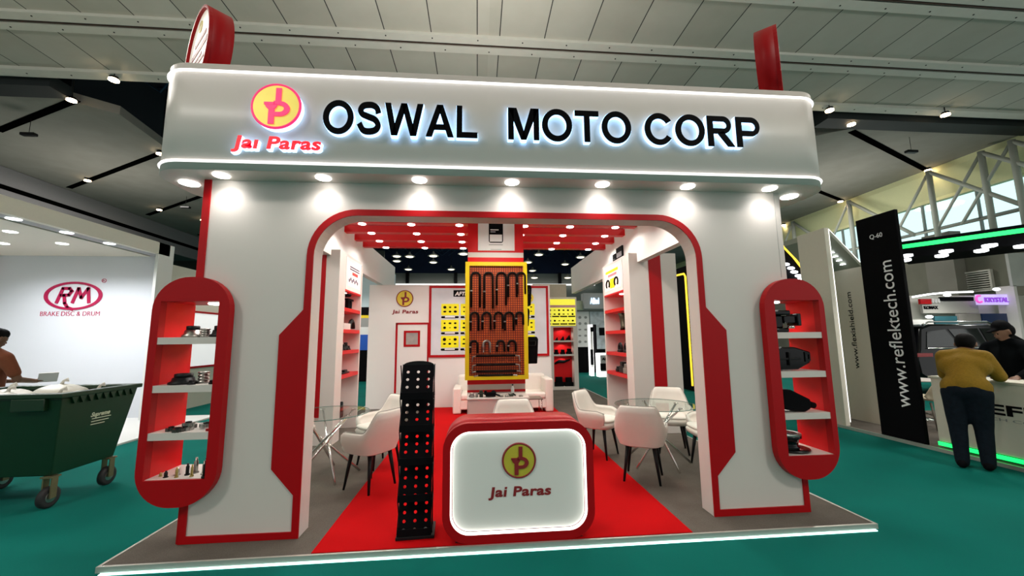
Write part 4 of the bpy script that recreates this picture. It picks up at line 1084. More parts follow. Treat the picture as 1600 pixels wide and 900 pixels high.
# ---- chairs: upholstered tub shell on four tapered black legs (front towards -Y of the chair)
def make_chair():
    t = thing('tub_chair', 'x', 'chair', (0, 0, 0), 'white tub chairs in the stall')
    N = 40
    def half(u): # plan curve, u 0..1 from front right round the back to front left
        a = -PI * .22 + u * PI * 1.44
        e = .62
        c_, s_ = math.cos(a), math.sin(a)
        return (math.copysign(abs(c_) ** e, c_), math.copysign(abs(s_) ** e, s_))
    def top(u):
        k = abs(u - .5) * 2
        s_ = min(1, max(0, (k - .22) / .36)); s_ = s_ * s_ * (3 - 2 * s_)
        h = .80 - .215 * s_ - .03 * max(0, (k - .8) / .2)
        return h
    def col(u):
        px, py = half(u); h = top(u); z0 = .385
        pts = []
        lean = max(0, py) * .055
        for q in range(7):
            f = q / 6; z = z0 + (h - z0) * f
            w_ = .235 + .045 * min(1, f * 1.6) ; d_ = .22 + .035 * min(1, f * 1.6)
            pts.append(Vector((px * w_, py * d_ + lean * f * 1.2, z)))
        w_, d_ = .262, .237
        pts.append(Vector((px * w_, py * d_ + lean * 1.1, h + .018)))
        for q in range(6, -1, -1):
            f = q / 6; z = .455 + (h - .455) * f
            w_ = .19 + .045 * min(1, f * 1.6); d_ = .175 + .035 * min(1, f * 1.6)
            pts.append(Vector((px * w_, py * d_ + lean * f, z)))
        return pts
    mb = MB(); cols = [col(i / N) for i in range(N + 1)]; R_ = len(cols[0])
    for c in cols: mb.v += c
    for i in range(N):
        for k in range(R_ - 1):
            mb.f.append([i * R_ + k, (i + 1) * R_ + k, (i + 1) * R_ + k + 1, i * R_ + k + 1]); mb.mi.append(0); mb.sm.append(True)
    for i in (0, N): mb.f.append([i * R_ + k for k in range(R_)][::(1 if i else -1)]); mb.mi.append(0); mb.sm.append(True)
    mb.build('shell', LEATHER, t, bevel=0)
    # seat base and cushion
    def sq(wx, wy, z, cy=0, e=.55, n=36):
        return [Vector((wx * math.copysign(abs(math.cos(a)) ** e, math.cos(a)), cy + wy * math.copysign(abs(math.sin(a)) ** e, math.sin(a)), z)) for a in [2 * PI * k / n for k in range(n)]]
    def stack(levels, name, m_, par=t):
        b = MB(); n = 36
        for l in levels: b.v += sq(*l)
        for i in range(len(levels) - 1):
            for k in range(n):
                k2 = (k + 1) % n
                b.f.append([i * n + k, i * n + k2, (i + 1) * n + k2, (i + 1) * n + k]); b.mi.append(0); b.sm.append(True)
        b.f.append(list(range(n))[::-1]); b.f.append([(len(levels) - 1) * n + k for k in range(n)]); b.mi += [0, 0]; b.sm += [False, True]
        return b.build(name, m_, par)
    stack([(.20, .20, .37, -.01), (.232, .225, .39, -.015), (.238, .235, .43, -.02), (.21, .22, .455, -.02)], 'seat_base', LEATHER)
    stack([(.20, .20, .45, -.03), (.215, .215, .47, -.035), (.205, .205, .488, -.035), (.15, .15, .495, -.03)], 'seat_cushion', LEATHER)
    pip = [col(i / N)[7] + Vector((0, 0, .002)) for i in range(N + 1)]
    MB().tube(pip, .0035, 5).build('piping', mat('grey_piping', (.35, .33, .3), .6, noise=.05), t)
    for sx_, sy_ in ((1, 1), (1, -1), (-1, 1), (-1, -1)):
        MB().tube([(sx_ * .135, sy_ * .13 , .385), (sx_ * .185, sy_ * .18, 0)], [.024, .012], 10).build('leg', BLACK, t)
    return t
proto = make_chair()
chairs = [(-1.14, 4.54, (-.80, .50), 'white tub chair nearest the brochure rack, its back to the rack'),
          (-1.24, 5.31, (-.7, -.7), 'white tub chair behind the one nearest the brochure rack'),
          (-2.27, 5.22, (1, .1), 'white tub chair half hidden behind the left pillar'),
          (1.83, 4.45, (.178, .332), 'white tub chair seen squarely from behind, right of the counter'),
          (1.62, 5.36, (.75, -.66), 'white tub chair on the red carpet edge left of the right glass table'),
          (2.66, 5.42, (-.35, -.93), 'white tub chair behind the right glass table, facing the entrance'),
          (2.80, 4.70, (-1, .1), 'white tub chair mostly hidden by the right pillar'),
          (.43, 4.62, (0, -1), 'white chair behind the reception counter, only its back top showing')]
for i, (x, y, d, lb) in enumerate(chairs):
    o = proto if i == 0 else copy_tree(proto)
    o.location = (x, y, .052); o['label'] = lb
    o.rotation_euler = (0, 0, math.atan2(d[0], -d[1]))
# ---- glass tables
def make_table():
    t = thing('glass_table', 'x', 'table', (0, 0, 0), 'round glass tables in the stall')
    MB().lathe([(.485, .700), (.49, .704), (.485, .708)], (0, 0, 0), 'Z', 48).build('table_top', GLASS, t)
    MB().tube([(.488 * math.cos(2 * PI * k / 48), .488 * math.sin(2 * PI * k / 48), .704) for k in range(48)], .004, 5, closed=True).build('glass_edge', mat('green_glass_edge', (.05, .16, .13), .1, noise=.05), t)
    for k in range(5):
        a = 2 * PI * k / 5; c = a + PI * .93
        f = Vector((.40 * math.cos(a), .40 * math.sin(a), .008)); h = Vector((.34 * math.cos(c), .34 * math.sin(c), .698))
        m_ = f.lerp(h, .5) + Vector((0.0, 0, 0))
        MB().tube([f, h], .0135, 10).build('leg', CHROME, t)
        MB().lathe([(.03, .692), (.03, .700)], (h.x, h.y, 0), 'Z', 12).build('pad', CHROME, t)
    return t
tp = make_table()
for i, (x, y, r, lb) in enumerate(((-1.77, 4.93, 20, 'round glass table with crossed chrome legs by the left pillar'), (2.22, 4.93, 65, 'round glass table with crossed chrome legs among the right chairs'))):
    o = tp if i == 0 else copy_tree(tp)
    o.location = (x, y, .052); o.rotation_euler = (0, 0, math.radians(r)); o['label'] = lb
# ---- white armchairs at the back wall
def armchair(x0, x1, y0, y1, label, arms):
    t = thing('armchair', label, 'armchair', ((x0 + x1) / 2, y0, .052), 'boxy white armchairs at the back wall')
    MB().box(x0 + .1, x1 - .1, y0 + .02, y1 - .15, .14, .33).build('seat_base', LEATHER, t, bevel=.02)
    MB().box(x0 + .16, x1 - .16, y0, y1 - .16, .33, .46).build('seat_cushion', LEATHER, t, bevel=.04)
    MB().box(x0 + .08, x1 - .08, y1 - .20, y1, .14, .80).build('backrest', LEATHER, t, bevel=.05)
    for k, s in enumerate((0, 1)):
        a = (x0, x0 + .17) if s == 0 else (x1 - .17, x1)
        MB().box(a[0], a[1], y0, y1 - .02, .06, arms[k]).build('armrest', LEATHER, t, bevel=.03)
    return t
armchair(-.51, .30, 8.45, 9.25, 'boxy white armchair at the back wall, left of the central column', (.58, .58))
armchair(.76, 1.60, 8.45, 9.25, 'boxy white armchair at the back wall, right of the central column', (.60, .74))
t = thing('side_table', 'small low table with thin chrome legs beside the right armchair', 'table', (1.1, 8.0, .052))
MB().box(.85, 1.26, 7.75, 8.15, .42, .435).build('table_top', mat('brown_top', (.10, .06, .04), .3, noise=.1), t)
for x in (.87, 1.24):
    for y in (7.77, 8.13): MB().tube([(x, y, .052), (x, y, .42)], .010, 8).build('leg', CHROME, t)

# ================================================================== PEOPLE
def body(name, segs, mt, parent, vox=.022, smooth=6):
    """one continuous surface out of tapered limbs: (point, radius, point, radius[, flatten])"""
    mb = MB()
    for sg in segs:
        a, ra, b_, rb = Vector(sg[0]), sg[1], Vector(sg[2]), sg[3]
        n_ = 6
        pts = [a.lerp(b_, k / n_) for k in range(n_ + 1)]; rs = [ra + (rb - ra) * k / n_ for k in range(n_ + 1)]
        mb.tube(pts, rs, 14); mb.ball(a, ra, 14); mb.ball(b_, rb, 14)
    o = mb.build(name, mt, parent)
    r_ = o.modifiers.new('remesh', 'REMESH'); r_.mode = 'VOXEL'; r_.voxel_size = vox; r_.use_smooth_shade = True
    s_ = o.modifiers.new('smooth', 'SMOOTH'); s_.iterations = smooth; s_.factor = .5
    return o
SKIN = mat('skin_brown', (.16, .075, .04), .55, noise=.08)
HAIR = mat('hair_black', (.003, .0025, .0025), .7, noise=.2, spec=.1)
def hand_segs(w_, d, up, s=1):
    """palm and five fingers: w_ wrist, d pointing direction, up = back of hand"""
    w_, d, up = Vector(w_), Vector(d).normalized(), Vector(up).normalized(); sd = d.cross(up).normalized()
    L_ = [(w_, .026, w_ + d * .05, .03)]
    for k, (o_, ln) in enumerate(((-.032, .062), (-.011, .074), (.011, .070), (.031, .054))):
        b_ = w_ + d * .075 + sd * o_
        m_ = b_ + d * ln * .5 - up * .004; e = m_ + d * ln * .45 - up * .02
        L_ += [(w_ + d * .03 + sd * o_ * .7, .014, b_, .0115), (b_, .0105, m_, .0095), (m_, .0095, e, .008)]
    tb = w_ + d * .025 - sd * .03 * s
    L_ += [(tb, .014, tb + d * .03 - sd * .03 * s, .012), (tb + d * .03 - sd * .03 * s, .011, tb + d * .06 - sd * .035 * s, .009)]
    return L_
def head(parent, c, fwd, r=.092, hair=HAIR, skin=SKIN, cap=None):
    c = Vector(c); fwd = Vector(fwd).normalized(); sd = fwd.cross(Vector((0, 0, 1))).normalized(); up = sd.cross(fwd)
    M = Matrix((sd, fwd, up)).transposed()
    def Q(x, y, z): return c + M @ Vector((x, y, z))
    segs = [(Q(0, -.01, .03), r, Q(0, .015, .0), r * .92), (Q(0, .03, -.05), r * .66, Q(0, .035, -.085), r * .50), (Q(0, r * .95, -.01), .012, Q(0, r * 1.12, -.03), .016),
            (Q(-.03, r * .92, -.06), .011, Q(.03, r * .92, -.06), .011), (Q(-r * .95, 0, .01), .016, Q(-r * .98, -.005, -.03), .012), (Q(r * .95, 0, .01), .016, Q(r * .98, -.005, -.03), .012),
            (Q(-.035, r * .86, .02), .016, Q(.035, r * .86, .02), .016)]
    eyes = MB()
    for s in (-1, 1): eyes.ball(Q(s * .032, r * .93, .0), .0105, 10)
    hr = [(Q(0, -.02, .045), r * 1.06, Q(0, -.03, -.0), r * 1.02), (Q(0, .03, .065), r * .82, Q(0, -.05, .02), r * .8)]
    return segs, hr, eyes, Q

# person in the mustard jumper, bent over the counter on the right (seen from behind)
P = thing('person', 'person seen from behind in mustard jumper and dark jeans bending over the white counter', 'person', (5.93, 4.43, 0))
pf = Vector((.86, .51, 0)); prr = Vector((pf.y, -pf.x, 0)); pb = Vector((5.93, 4.43, 0))
def T(r, f, z): return pb + prr * r + pf * f + Vector((0, 0, z))
hc = T(.02, .33, 1.47); neck = T(.0, .26, 1.36)
hs, hr, eyes, Q = head(P, hc, pf + Vector((0, 0, -.75)))
pelvis = T(0, 0, .92); chest = T(0, .16, 1.20)
segs = hs + [(hc - pf * .02 - Vector((0, 0, .05)), .055, neck, .06), (neck, .07, chest, .12), (chest, .14, pelvis, .13)]
shL, shR = T(-.165, .19, 1.31), T(.165, .19, 1.31)
elL, elR = T(-.20, .34, 1.07), T(.26, .27, 1.08)
wrL, wrR = T(-.12, .50, 1.05), T(.22, .48, 1.05)
legs = []
feet = (T(-.11, -.05, .07), T(.09, .02, .07))
for sg_, ft in zip((-1, 1), feet):
    hip = pelvis + prr * .10 * sg_ - Vector((0, 0, .03)); kn = Vector((ft.x, ft.y, .49)) + pf * .03
    legs += [(hip, .10, kn, .065), (kn, .062, ft, .042)]
arms = [(neck, .08, shL, .065), (neck, .08, shR, .065), (shL, .06, elL, .045), (elL, .042, wrL, .03), (shR, .06, elR, .045), (elR, .042, wrR, .03)]
body('body', segs + arms + legs + hand_segs(wrL, pf + prr * .2, (0, 0, 1)) + hand_segs(wrR, pf - prr * .2, (0, 0, 1), -1), SKIN, P, .009, 2)
eyes.build('eyes', BLACKG, P)
body('hair', hr, HAIR, P, .014, 3)
MUST = mat('mustard_knit', (.24, .135, .004), .9, noise=.22, nscale=50, bump=.4)
body('jumper', [(T(0, .22, 1.33), .10, chest, .165), (chest, .17, T(0, .03, .99), .165), (T(-.08, .02, .95), .145, T(.08, .02, .95), .145), (T(-.10, .15, 1.2), .135, T(.10, .15, 1.2), .135),
               (T(0, .2, 1.32), .10, shL, .088), (T(0, .2, 1.32), .10, shR, .088), (shL, .088, elL, .07), (elL, .068, wrL.lerp(elL, .1), .048), (shR, .088, elR, .07), (elR, .068, wrR.lerp(elR, .1), .048)], MUST, P, .018, 5)
body('jeans', [(pelvis - prr * .07, .135, pelvis + prr * .07, .135)] + [(s_[0], s_[1] + .022, s_[2], s_[3] + .022) for s_ in legs], mat('dark_denim', (.006, .010, .016), .85, noise=.5, nscale=25, spec=.1), P, .018, 4)
for ft in feet:
    b0 = Vector((ft.x, ft.y, .055))
    body('shoe', [(b0 - pf * .04, .05, b0 + pf * .07, .046), (b0 + pf * .07 - Vector((0, 0, .01)), .045, b0 + pf * .17 - Vector((0, 0, .015)), .036)], BLACKM, P, .014, 3)

# person in black with a dark cap behind that counter
P = thing('person', 'person in black top and dark cap standing behind the white counter', 'person', (7.25, 4.62, .05))
hc = Vector((7.22, 4.62, 1.62)); fwd = Vector((-1, .35, -.35))
hs, hr, eyes, Q = head(P, hc, fwd)
neck = Vector((7.25, 4.62, 1.47)); chest = Vector((7.26, 4.60, 1.28)); pelvis = Vector((7.27, 4.60, .93))
shL, shR = Vector((7.24, 4.40, 1.41)), Vector((7.26, 4.83, 1.41))
elL, elR = Vector((7.12, 4.30, 1.15)), Vector((7.14, 4.92, 1.15))
wrL, wrR = Vector((6.90, 4.34, 1.03)), Vector((6.92, 4.86, 1.03))
legs = []
for sy in (.1, -.1): legs += [(pelvis + Vector((0, sy, -.03)), .095, Vector((7.26, 4.60 + sy, .5)), .065), (Vector((7.26, 4.60 + sy, .5)), .06, Vector((7.28, 4.60 + sy * 1.1, .10)), .042)]
arms = [(neck, .07, shL, .06), (neck, .07, shR, .06), (shL, .058, elL, .043), (elL, .04, wrL, .03), (shR, .058, elR, .043), (elR, .04, wrR, .03)]
body('body', hs + [(hc - Vector((0, 0, .05)), .05, neck, .055), (neck, .07, chest, .12), (chest, .14, pelvis, .12)] + arms + legs + hand_segs(wrL, (-1, .1, -.25), (0, 0, 1)) + hand_segs(wrR, (-1, -.1, -.25), (0, 0, 1), -1), mat('skin_tan', (.20, .10, .06), .55, noise=.08), P, .009, 2)
eyes.build('eyes', BLACKG, P)
body('hair', [(Q(0, -.03, .0), .094, Q(0, -.03, .02), .096)], HAIR, P, .014, 3)
cp = body('cap', [(Q(0, -.01, .065), .098, Q(0, -.01, .075), .094), (Q(-.03, .09, .055), .02, Q(-.02, .16, .045), .012), (Q(.03, .09, .055), .02, Q(.02, .16, .045), .012), (Q(0, .09, .06), .022, Q(0, .165, .048), .014)], BLACKM, P, .012, 3)
body('jumper', [(neck + Vector((0, 0, -.03)), .085, chest, .165), (chest, .17, pelvis, .155), (chest + Vector((0, .08, .04)), .125, chest + Vector((0, -.08, .04)), .125), (neck, .08, shL, .08), (neck, .08, shR, .08),
               (shL, .08, elL, .062), (elL, .06, wrL.lerp(elL, .12), .042), (shR, .08, elR, .062), (elR, .06, wrR.lerp(elR, .12), .042)], mat('black_knit', (.003, .004, .005), .9, noise=.2, nscale=40, spec=.05), P, .02, 6)
body('trousers', [(pelvis + Vector((0, .05, 0)), .135, pelvis - Vector((0, .05, 0)), .135)] + [(s[0], s[1] + .03, s[2], s[3] + .03) for s in legs], BLACKM, P, .02, 5)
for sy in (.11, -.11): body('shoe', [((7.28, 4.60 + sy, .10), .045, (7.10, 4.60 + sy, .09), .038)], BLACK, P, .014, 3)

P.location = Vector((7.25, 4.87, .05))
# person in the orange polo behind the bin, seen from behind, holding papers
P = thing('person', 'person seen from behind in an orange-brown polo shirt holding papers beyond the green bin', 'person', (-6.12, 5.62, 0.05))
hc = Vector((-6.10, 5.60, 1.66)); fwd = Vector((.25, .95, -.25))
hs, hr, eyes, Q = head(P, hc, fwd)
neck = Vector((-6.12, 5.60, 1.50)); chest = Vector((-6.14, 5.62, 1.30)); pelvis = Vector((-6.15, 5.62, .95))
shL, shR = Vector((-6.34, 5.66, 1.42)), Vector((-5.93, 5.58, 1.42))
elL, elR = Vector((-6.40, 5.72, 1.14)), Vector((-5.84, 5.66, 1.14))
wrL, wrR = Vector((-6.24, 5.94, 1.10)), Vector((-5.88, 5.90, 1.10))
legs = []
for sx in (.1, -.1): legs += [(pelvis + Vector((sx, 0, -.03)), .095, Vector((-6.15 + sx, 5.64, .5)), .065), (Vector((-6.15 + sx, 5.64, .5)), .06, Vector((-6.15 + sx * 1.1, 5.62, .10)), .042)]
arms = [(neck, .07, shL, .06), (neck, .07, shR, .06), (shL, .056, elL, .042), (elL, .04, wrL, .028), (shR, .056, elR, .042), (elR, .04, wrR, .028)]
body('body', hs + [(hc - Vector((0, 0, .05)), .052, neck, .058), (neck, .07, chest, .12), (chest, .13, pelvis, .12)] + arms + legs + hand_segs(wrL, (.7, .6, 0), (0, 0, 1)) + hand_segs(wrR, (-.3, .9, 0), (0, 0, 1), -1), SKIN, P, .009, 2)
eyes.build('eyes', BLACKG, P)
body('hair', hr, HAIR, P, .014, 3)
body('polo_shirt', [(neck + Vector((0, 0, -.02)), .080, chest, .15), (chest, .155, pelvis, .15), (chest + Vector((.08, 0, .05)), .115, chest + Vector((-.08, 0, .05)), .115), (neck, .075, shL, .075), (neck, .075, shR, .075),
               (shL, .074, shL.lerp(elL, .7), .066), (shR, .074, shR.lerp(elR, .7), .066)], mat('orange_polo', (.20, .055, .02), .85, noise=.12, nscale=40), P, .018, 5)
body('trousers', [(pelvis + Vector((.05, 0, -.02)), .13, pelvis - Vector((.05, 0, .02)), .13)] + [(s[0], s[1] + .03, s[2], s[3] + .03) for s in legs], mat('grey_trousers', (.05, .05, .055), .85, noise=.1), P, .02, 5)
for sx in (.11, -.11): body('shoe', [((-6.15 + sx, 5.62, .10), .045, (-6.13 + sx, 5.80, .09), .038)], BLACK, P, .014, 3)
tag(MB().box(-.09, .09, -.006, .006, -.07, .07, M=Matrix.Translation((-5.80, 5.98, 1.14)) @ Matrix.Rotation(.9, 4, 'Z') @ Matrix.Rotation(.5, 4, 'X')).build('papers', PAPER), 'white papers held by the person in the orange-brown polo', 'papers')

# ================================================================== LEFT NEIGHBOUR: white booth
t = thing('white_booth', 'white neighbouring booth with a crimson oval logo and lit canopy on the left', 'exhibition booth', (-9, 9.2, 0))
MB().box(-14, -5.58, 4.2, 9.3, 0.0, .03).build('booth_floor', WHITEW, t)
MB().box(-14, -6.86, 9.2, 9.32, .03, 3.72).build('back_wall', mat('white_booth_wall', (.74, .76, .80), .5, noise=.02, nscale=2), t)
MB().box(-6.86, -6.80, 8.9, 9.32, .03, 3.72).build('end_post', WHITEW, t)
CRM = mat('cream_board', (.72, .68, .58), .5, noise=.03)
MB().box(-6.90, -6.80, 3.5, 9.2, 3.47, 3.72).build('canopy_front', CRM, t)
MB().box(-7.12, -6.90, 3.5, 9.2, 3.47, 3.50).build('canopy_soffit', mat('grey_soffit', (.33, .33, .34), .5, noise=.03), t)
MB().box(-7.20, -7.12, 3.5, 9.2, 3.50, 3.56).build('canopy_slot', SLOT, t)
MB().box(-12, -7.20, 3.5, 9.2, 3.47, 3.53).build('canopy_soffit', CRM, t)
for x, ys in ((-6.99, (5.63, 6.41, 7.19, 7.98)), (-7.85, (6.38, 7.18, 8.02)), (-8.90, (7.25, 8.05))):
    for y in ys:
        disc_lamp(t, (x, y, 3.47), .085, LAMPW)
        spot((x, y, 3.43), 58, 150, .5, (.95, .97, 1), .05)
CR = mat('crimson_print', (.42, .0, .06), .5, noise=.03)
ec = Vector((-8.64, 9.19, 2.60)); ea, eb = .575, .305
ell = lambda a, b_, s=0: [(ec.x + a * math.cos(2 * PI * k / 48) + s, ec.z + b_ * math.sin(2 * PI * k / 48)) for k in range(48)]
MB().ring(ell(ea, eb), ell(ea - .075, eb - .045), 'Y', 9.185, 9.20).build('logo_oval', CR, t)
lt = MB()
def stroke(pts, w_=.062, y=9.186):
    for a, b_ in zip(pts, pts[1:]):
        a, b_ = Vector((*a, 0)), Vector((*b_, 0)); d = (b_ - a).normalized(); q = Vector((-d.y, d.x, 0)) * w_ / 2; e = d * w_ * .35
        lt.prism([tuple((a + q - e).xy), tuple((b_ + q + e).xy), tuple((b_ - q + e).xy), tuple((a - q - e).xy)], 'Y', y, 9.2)
x0, z0 = ec.x - .31, ec.z - .14
stroke([(x0, z0), (x0 + .09, z0 + .30), (x0 + .22, z0 + .30), (x0 + .27, z0 + .24), (x0 + .22, z0 + .16), (x0 + .07, z0 + .15)])
stroke([(x0 + .13, z0 + .15), (x0 + .16, z0 - .02), (x0 + .22, z0 - .11), (x0 + .32, z0 - .15)])
x0 += .31
stroke([(x0, z0), (x0 + .09, z0 + .30), (x0 + .16, z0 + .10), (x0 + .28, z0 + .30), (x0 + .32, z0)])
lt.build('logo_letters', CR, t)
text('booth_lettering', 'BRAKE DISC & DRUM', [CR], t, (-9.24, 9.2, 2.17), (1, 0, 0), (0, 0, 1), 1.16, .10, .006, bold=-.008)
MB().ring([(-8.07 + .045 * math.cos(2 * PI * k / 20), 2.93 + .045 * math.sin(2 * PI * k / 20)) for k in range(20)], [(-8.07 + .037 * math.cos(2 * PI * k / 20), 2.93 + .037 * math.sin(2 * PI * k / 20)) for k in range(20)], 'Y', 9.19, 9.20).build('registered_mark', CR, t)
text('registered_mark', 'R', [CR], t, (-8.088, 9.2, 2.908), (1, 0, 0), (0, 0, 1), None, .045, .006)
tag(MB().box(-10.45, -10.2, 9.12, 9.19, 3.0, 3.42).build('wall_sign', mat('crimson_board', (.45, .0, .05), .5, noise=.03)), 'small crimson wall board at the left frame edge under the canopy', 'sign')
t = thing('cream_booth', 'cream booth wall with a white lit poster, seen through the left shelf unit', 'exhibition booth', (-7, 11, 0))
MB().box(-7.1, -6.95, 9.5, 15, 0, 3.35).build('side_wall', mat('cream_wall', (.62, .60, .50), .6, noise=.03), t)
MB().ring([(9.6, .95), (13.6, .95), (13.6, 2.35), (9.6, 2.35)], [(9.65, 1.0), (13.55, 1.0), (13.55, 2.3), (9.65, 2.3)], 'X', -6.95, -6.92).build('poster_frame', RED, t)
MB().box(-6.95, -6.93, 9.65, 13.55, 1.0, 2.3).build('poster', mat('white_lit_poster', (.9, .9, .92), .5, emit=(1, 1, 1), es=.45, noise=.12, nscale=5), t)
for y in (10.2, 11.8): spot((-6.6, y, 3.3), 30, 140)

# ---- green waste container
GRN = mat('bin_green', (.002, .026, .007), .42, noise=.12, nscale=6)
t = thing('waste_container', 'large dark green wheeled waste container heaped with white rubbish bags', 'bin', (-4.75, 4.85, 0))
bx0, bx1, by0, by1 = -5.42, -4.08, 4.36, 5.24
zt = 1.06
def taper(z): f = (z - .32) / (zt - .32); return .10 * (1 - f)
v = []
for z in (.30, .42, zt):
    k = taper(z)
    v += [(bx0 + k, by0 + k, z), (bx1 - k, by0 + k, z), (bx1 - k, by1 - k, z), (bx0 + k, by1 - k, z)]
fs = [(0, 1, 2, 3)]
for l in (0, 4): fs += [(l + i, l + (i + 1) % 4, l + 4 + (i + 1) % 4, l + 4 + i) for i in range(4)]
o = MB().add(v, fs).build('tub', GRN, t, bevel=0)
so = o.modifiers.new('wall', 'SOLIDIFY'); so.thickness = .03; so.offset = -1
bv = o.modifiers.new('bevel', 'BEVEL'); bv.width = .04; bv.segments = 3; bv.limit_method = 'ANGLE'
MB().ring([(bx0 - .03, by0 - .03), (bx1 + .03, by0 - .03), (bx1 + .03, by1 + .03), (bx0 - .03, by1 + .03)], [(bx0 + .06, by0 + .06), (bx1 - .06, by0 + .06), (bx1 - .06, by1 - .06), (bx0 + .06, by1 - .06)], 'Z', zt, zt + .045).build('rim', GRN, t, bevel=.008)
r_ = MB(); 
for k in range(9):
    y = by0 + .08 + k * .085
    r_.prism([(y, zt), (y + .075, zt), (y + .037, zt - .07)], 'X', bx1 - .02, bx1 + .018)
r_.build('rim_ribs', GRN, t)
MB().box(bx1 - .42, bx1 - .12, by0 - .035, by0 + .01, zt - .12, zt).build('grip_recess', GRN, t, bevel=.01)
MB().lathe([(.10, 0), (.12, .02), (.12, .05)], (bx1 - .85, by0 + .02, .93), 'Y', 20).build('lifting_socket', BLACK, t)
MB().tube([(bx1 - 1.2, by0 - .02, .93), (bx1 - 1.15, by0 - .06, .94), (bx1 - .62, by0 - .06, .94), (bx1 - .58, by0 - .02, .93)], .016, 8).build('handle', BLACK, t)
WP = mat('pale_green_print', (.50, .55, .40), .6, noise=.1)
k = taper(.8) + .002
text('printed_mark', 'Supreme', [WP], t, (bx1 - k + .004, by0 + .36, .81), (0, 1, 0), (.135, 0, .99), .22, .05, .003, bold=.03, shear=.25)
b_ = MB()
for j, w__ in enumerate((.22, .20, .16)): 
    zz = .785 - .03 * j; kk = taper(zz)
    b_.box(bx1 - kk + .001, bx1 - kk + .005, by0 + .38, by0 + .38 + w__, zz, zz + .008)
b_.build('printed_lines', WP, t)
text('printed_mark', 'Supreme', [WP], t, (bx1 - .95, by0 + taper(.57) - .004, .60), (1, 0, 0), (0, -.135, .99), .30, .06, .003, bold=.03, shear=.25)
b_ = MB()
for j, w__ in enumerate((.28, .25, .28)):
    zz = .565 - .035 * j; kk = taper(zz)
    b_.box(bx1 - .92, bx1 - .92 + w__, by0 + kk - .005, by0 + kk - .001, zz, zz + .009)
b_.build('printed_lines', WP, t)
RUB = mat('wheel_rubber', (.012, .012, .013), .7, noise=.2)
for x, y in ((bx1 - .12, by0 + .12), (bx1 - .12, by1 - .14), (bx0 + .14, by0 + .12), (bx0 + .14, by1 - .14)):
    w__ = MB().lathe([(.08, -.025), (.10, -.02), (.10, .02), (.08, .025)], (x, y, .10), 'X', 24).build('wheel', RUB, t)
    MB().lathe([(.05, -.027), (.05, .027)], (x, y, .10), 'X', 16).build('wheel_core', STEEL, w__)
    MB().box(x - .045, x - .032, y - .03, y + .03, .09, .30).box(x + .032, x + .045, y - .03, y + .03, .09, .30).box(x - .05, x + .05, y - .05, y + .05, .285, .30).build('castor_fork', mat('castor_fork', (.20, .17, .09), .45, .6, noise=.2), t)
BAG = mat('rubbish_bag_white', (.62, .60, .54), .45, noise=.12, nscale=7, bump=.5)
random.seed(11)
for i, (x, y, z, r, lb) in enumerate(((-4.85, 4.62, .98, .22, 'nearest the front rim of the green bin'), (-4.45, 4.72, .96, .19, 'near the right corner of the green bin'), (-4.75, 5.05, 1.0, .24, 'heaped highest at the back of the green bin'), (-5.18, 4.95, .98, .22, 'at the left of the green bin'), (-4.33, 5.02, .98, .17, 'pale and low at the back right of the green bin'))):
    mb = MB().ball((x, y, z), r, 18, sc=(1.15, .9, .55))
    for k_, p in enumerate(mb.v):
        p.x += math.sin(k_ * 1.7) * .016; p.y += math.cos(k_ * 2.3) * .016; p.z += math.sin(k_ * .9 + i) * .014
    bagt = thing('rubbish_bag', 'crumpled white rubbish bag ' + lb, 'rubbish bag', (x, y, z - r * .5), 'white rubbish bags in the green bin')
    mb.build('bag', BAG, bagt, sub=1)
    MB().tube([(x, y, z + r * .5), (x + .02, y, z + r * .5 + .05), (x + .05, y + .02, z + r * .5 + .06)], [.02, .012, .025], 8).build('knot', BAG, bagt)

# ================================================================== RIGHT SIDE
# platform of the booths along the right aisle
t = thing('aisle_platform', 'low grey platform with pale metal edge along the right aisle', 'platform', (6.32, 5, 0))
MB().box(6.32, 20, 3.0, 7.6, 0.0, .04).build('carpet_deck', GREYC, t)
MB().box(6.30, 6.32, 3.0, 7.6, 0.0, .05).build('edge_trim', TRIM, t)
# white gate booth
t = thing('white_gate', 'white gate-shaped booth frame with a lit edge and sloping lamp canopy on the right aisle', 'exhibition booth', (6.35, 6.8, 0))
CW = mat('warm_white_board', (.70, .66, .56), .5, noise=.03)
MB().box(6.35, 6.43, 6.54, 7.16, .04, 3.56).build('front_leg', CW, t)
MB().prism([(6.43, 3.56), (7.0, 2.92), (7.0, 2.84), (6.43, 3.46)], 'Y', 6.54, 7.60).build('sloping_canopy', mat('grey_green_board', (.30, .32, .26), .5, noise=.03), t)
MB().box(7.0, 7.08, 6.54, 7.60, .04, 2.92).build('rear_leg', CW, t)
MB().tube([(6.435, 6.535, .1), (6.435, 6.535, 3.54), (6.99, 6.535, 2.92)], .005, 6).build('led_strip', LEDW, t)
for k in range(6):
    f = .25 + .12 * k
    x = 6.43 + .57 * f; z = 3.46 - .62 * f
    MB().lathe([(.05, -.004), (.05, -.012)], (x, 6.8, z), 'Z', 14).build('downlight', LAMPW, t)
text('site_lettering', 'www.flexishield.com', [BLACKM], t, (6.998, 6.80, .98), (0, 0, 1), (0, 1, 0), 1.42, .10, .004, bold=0.0)
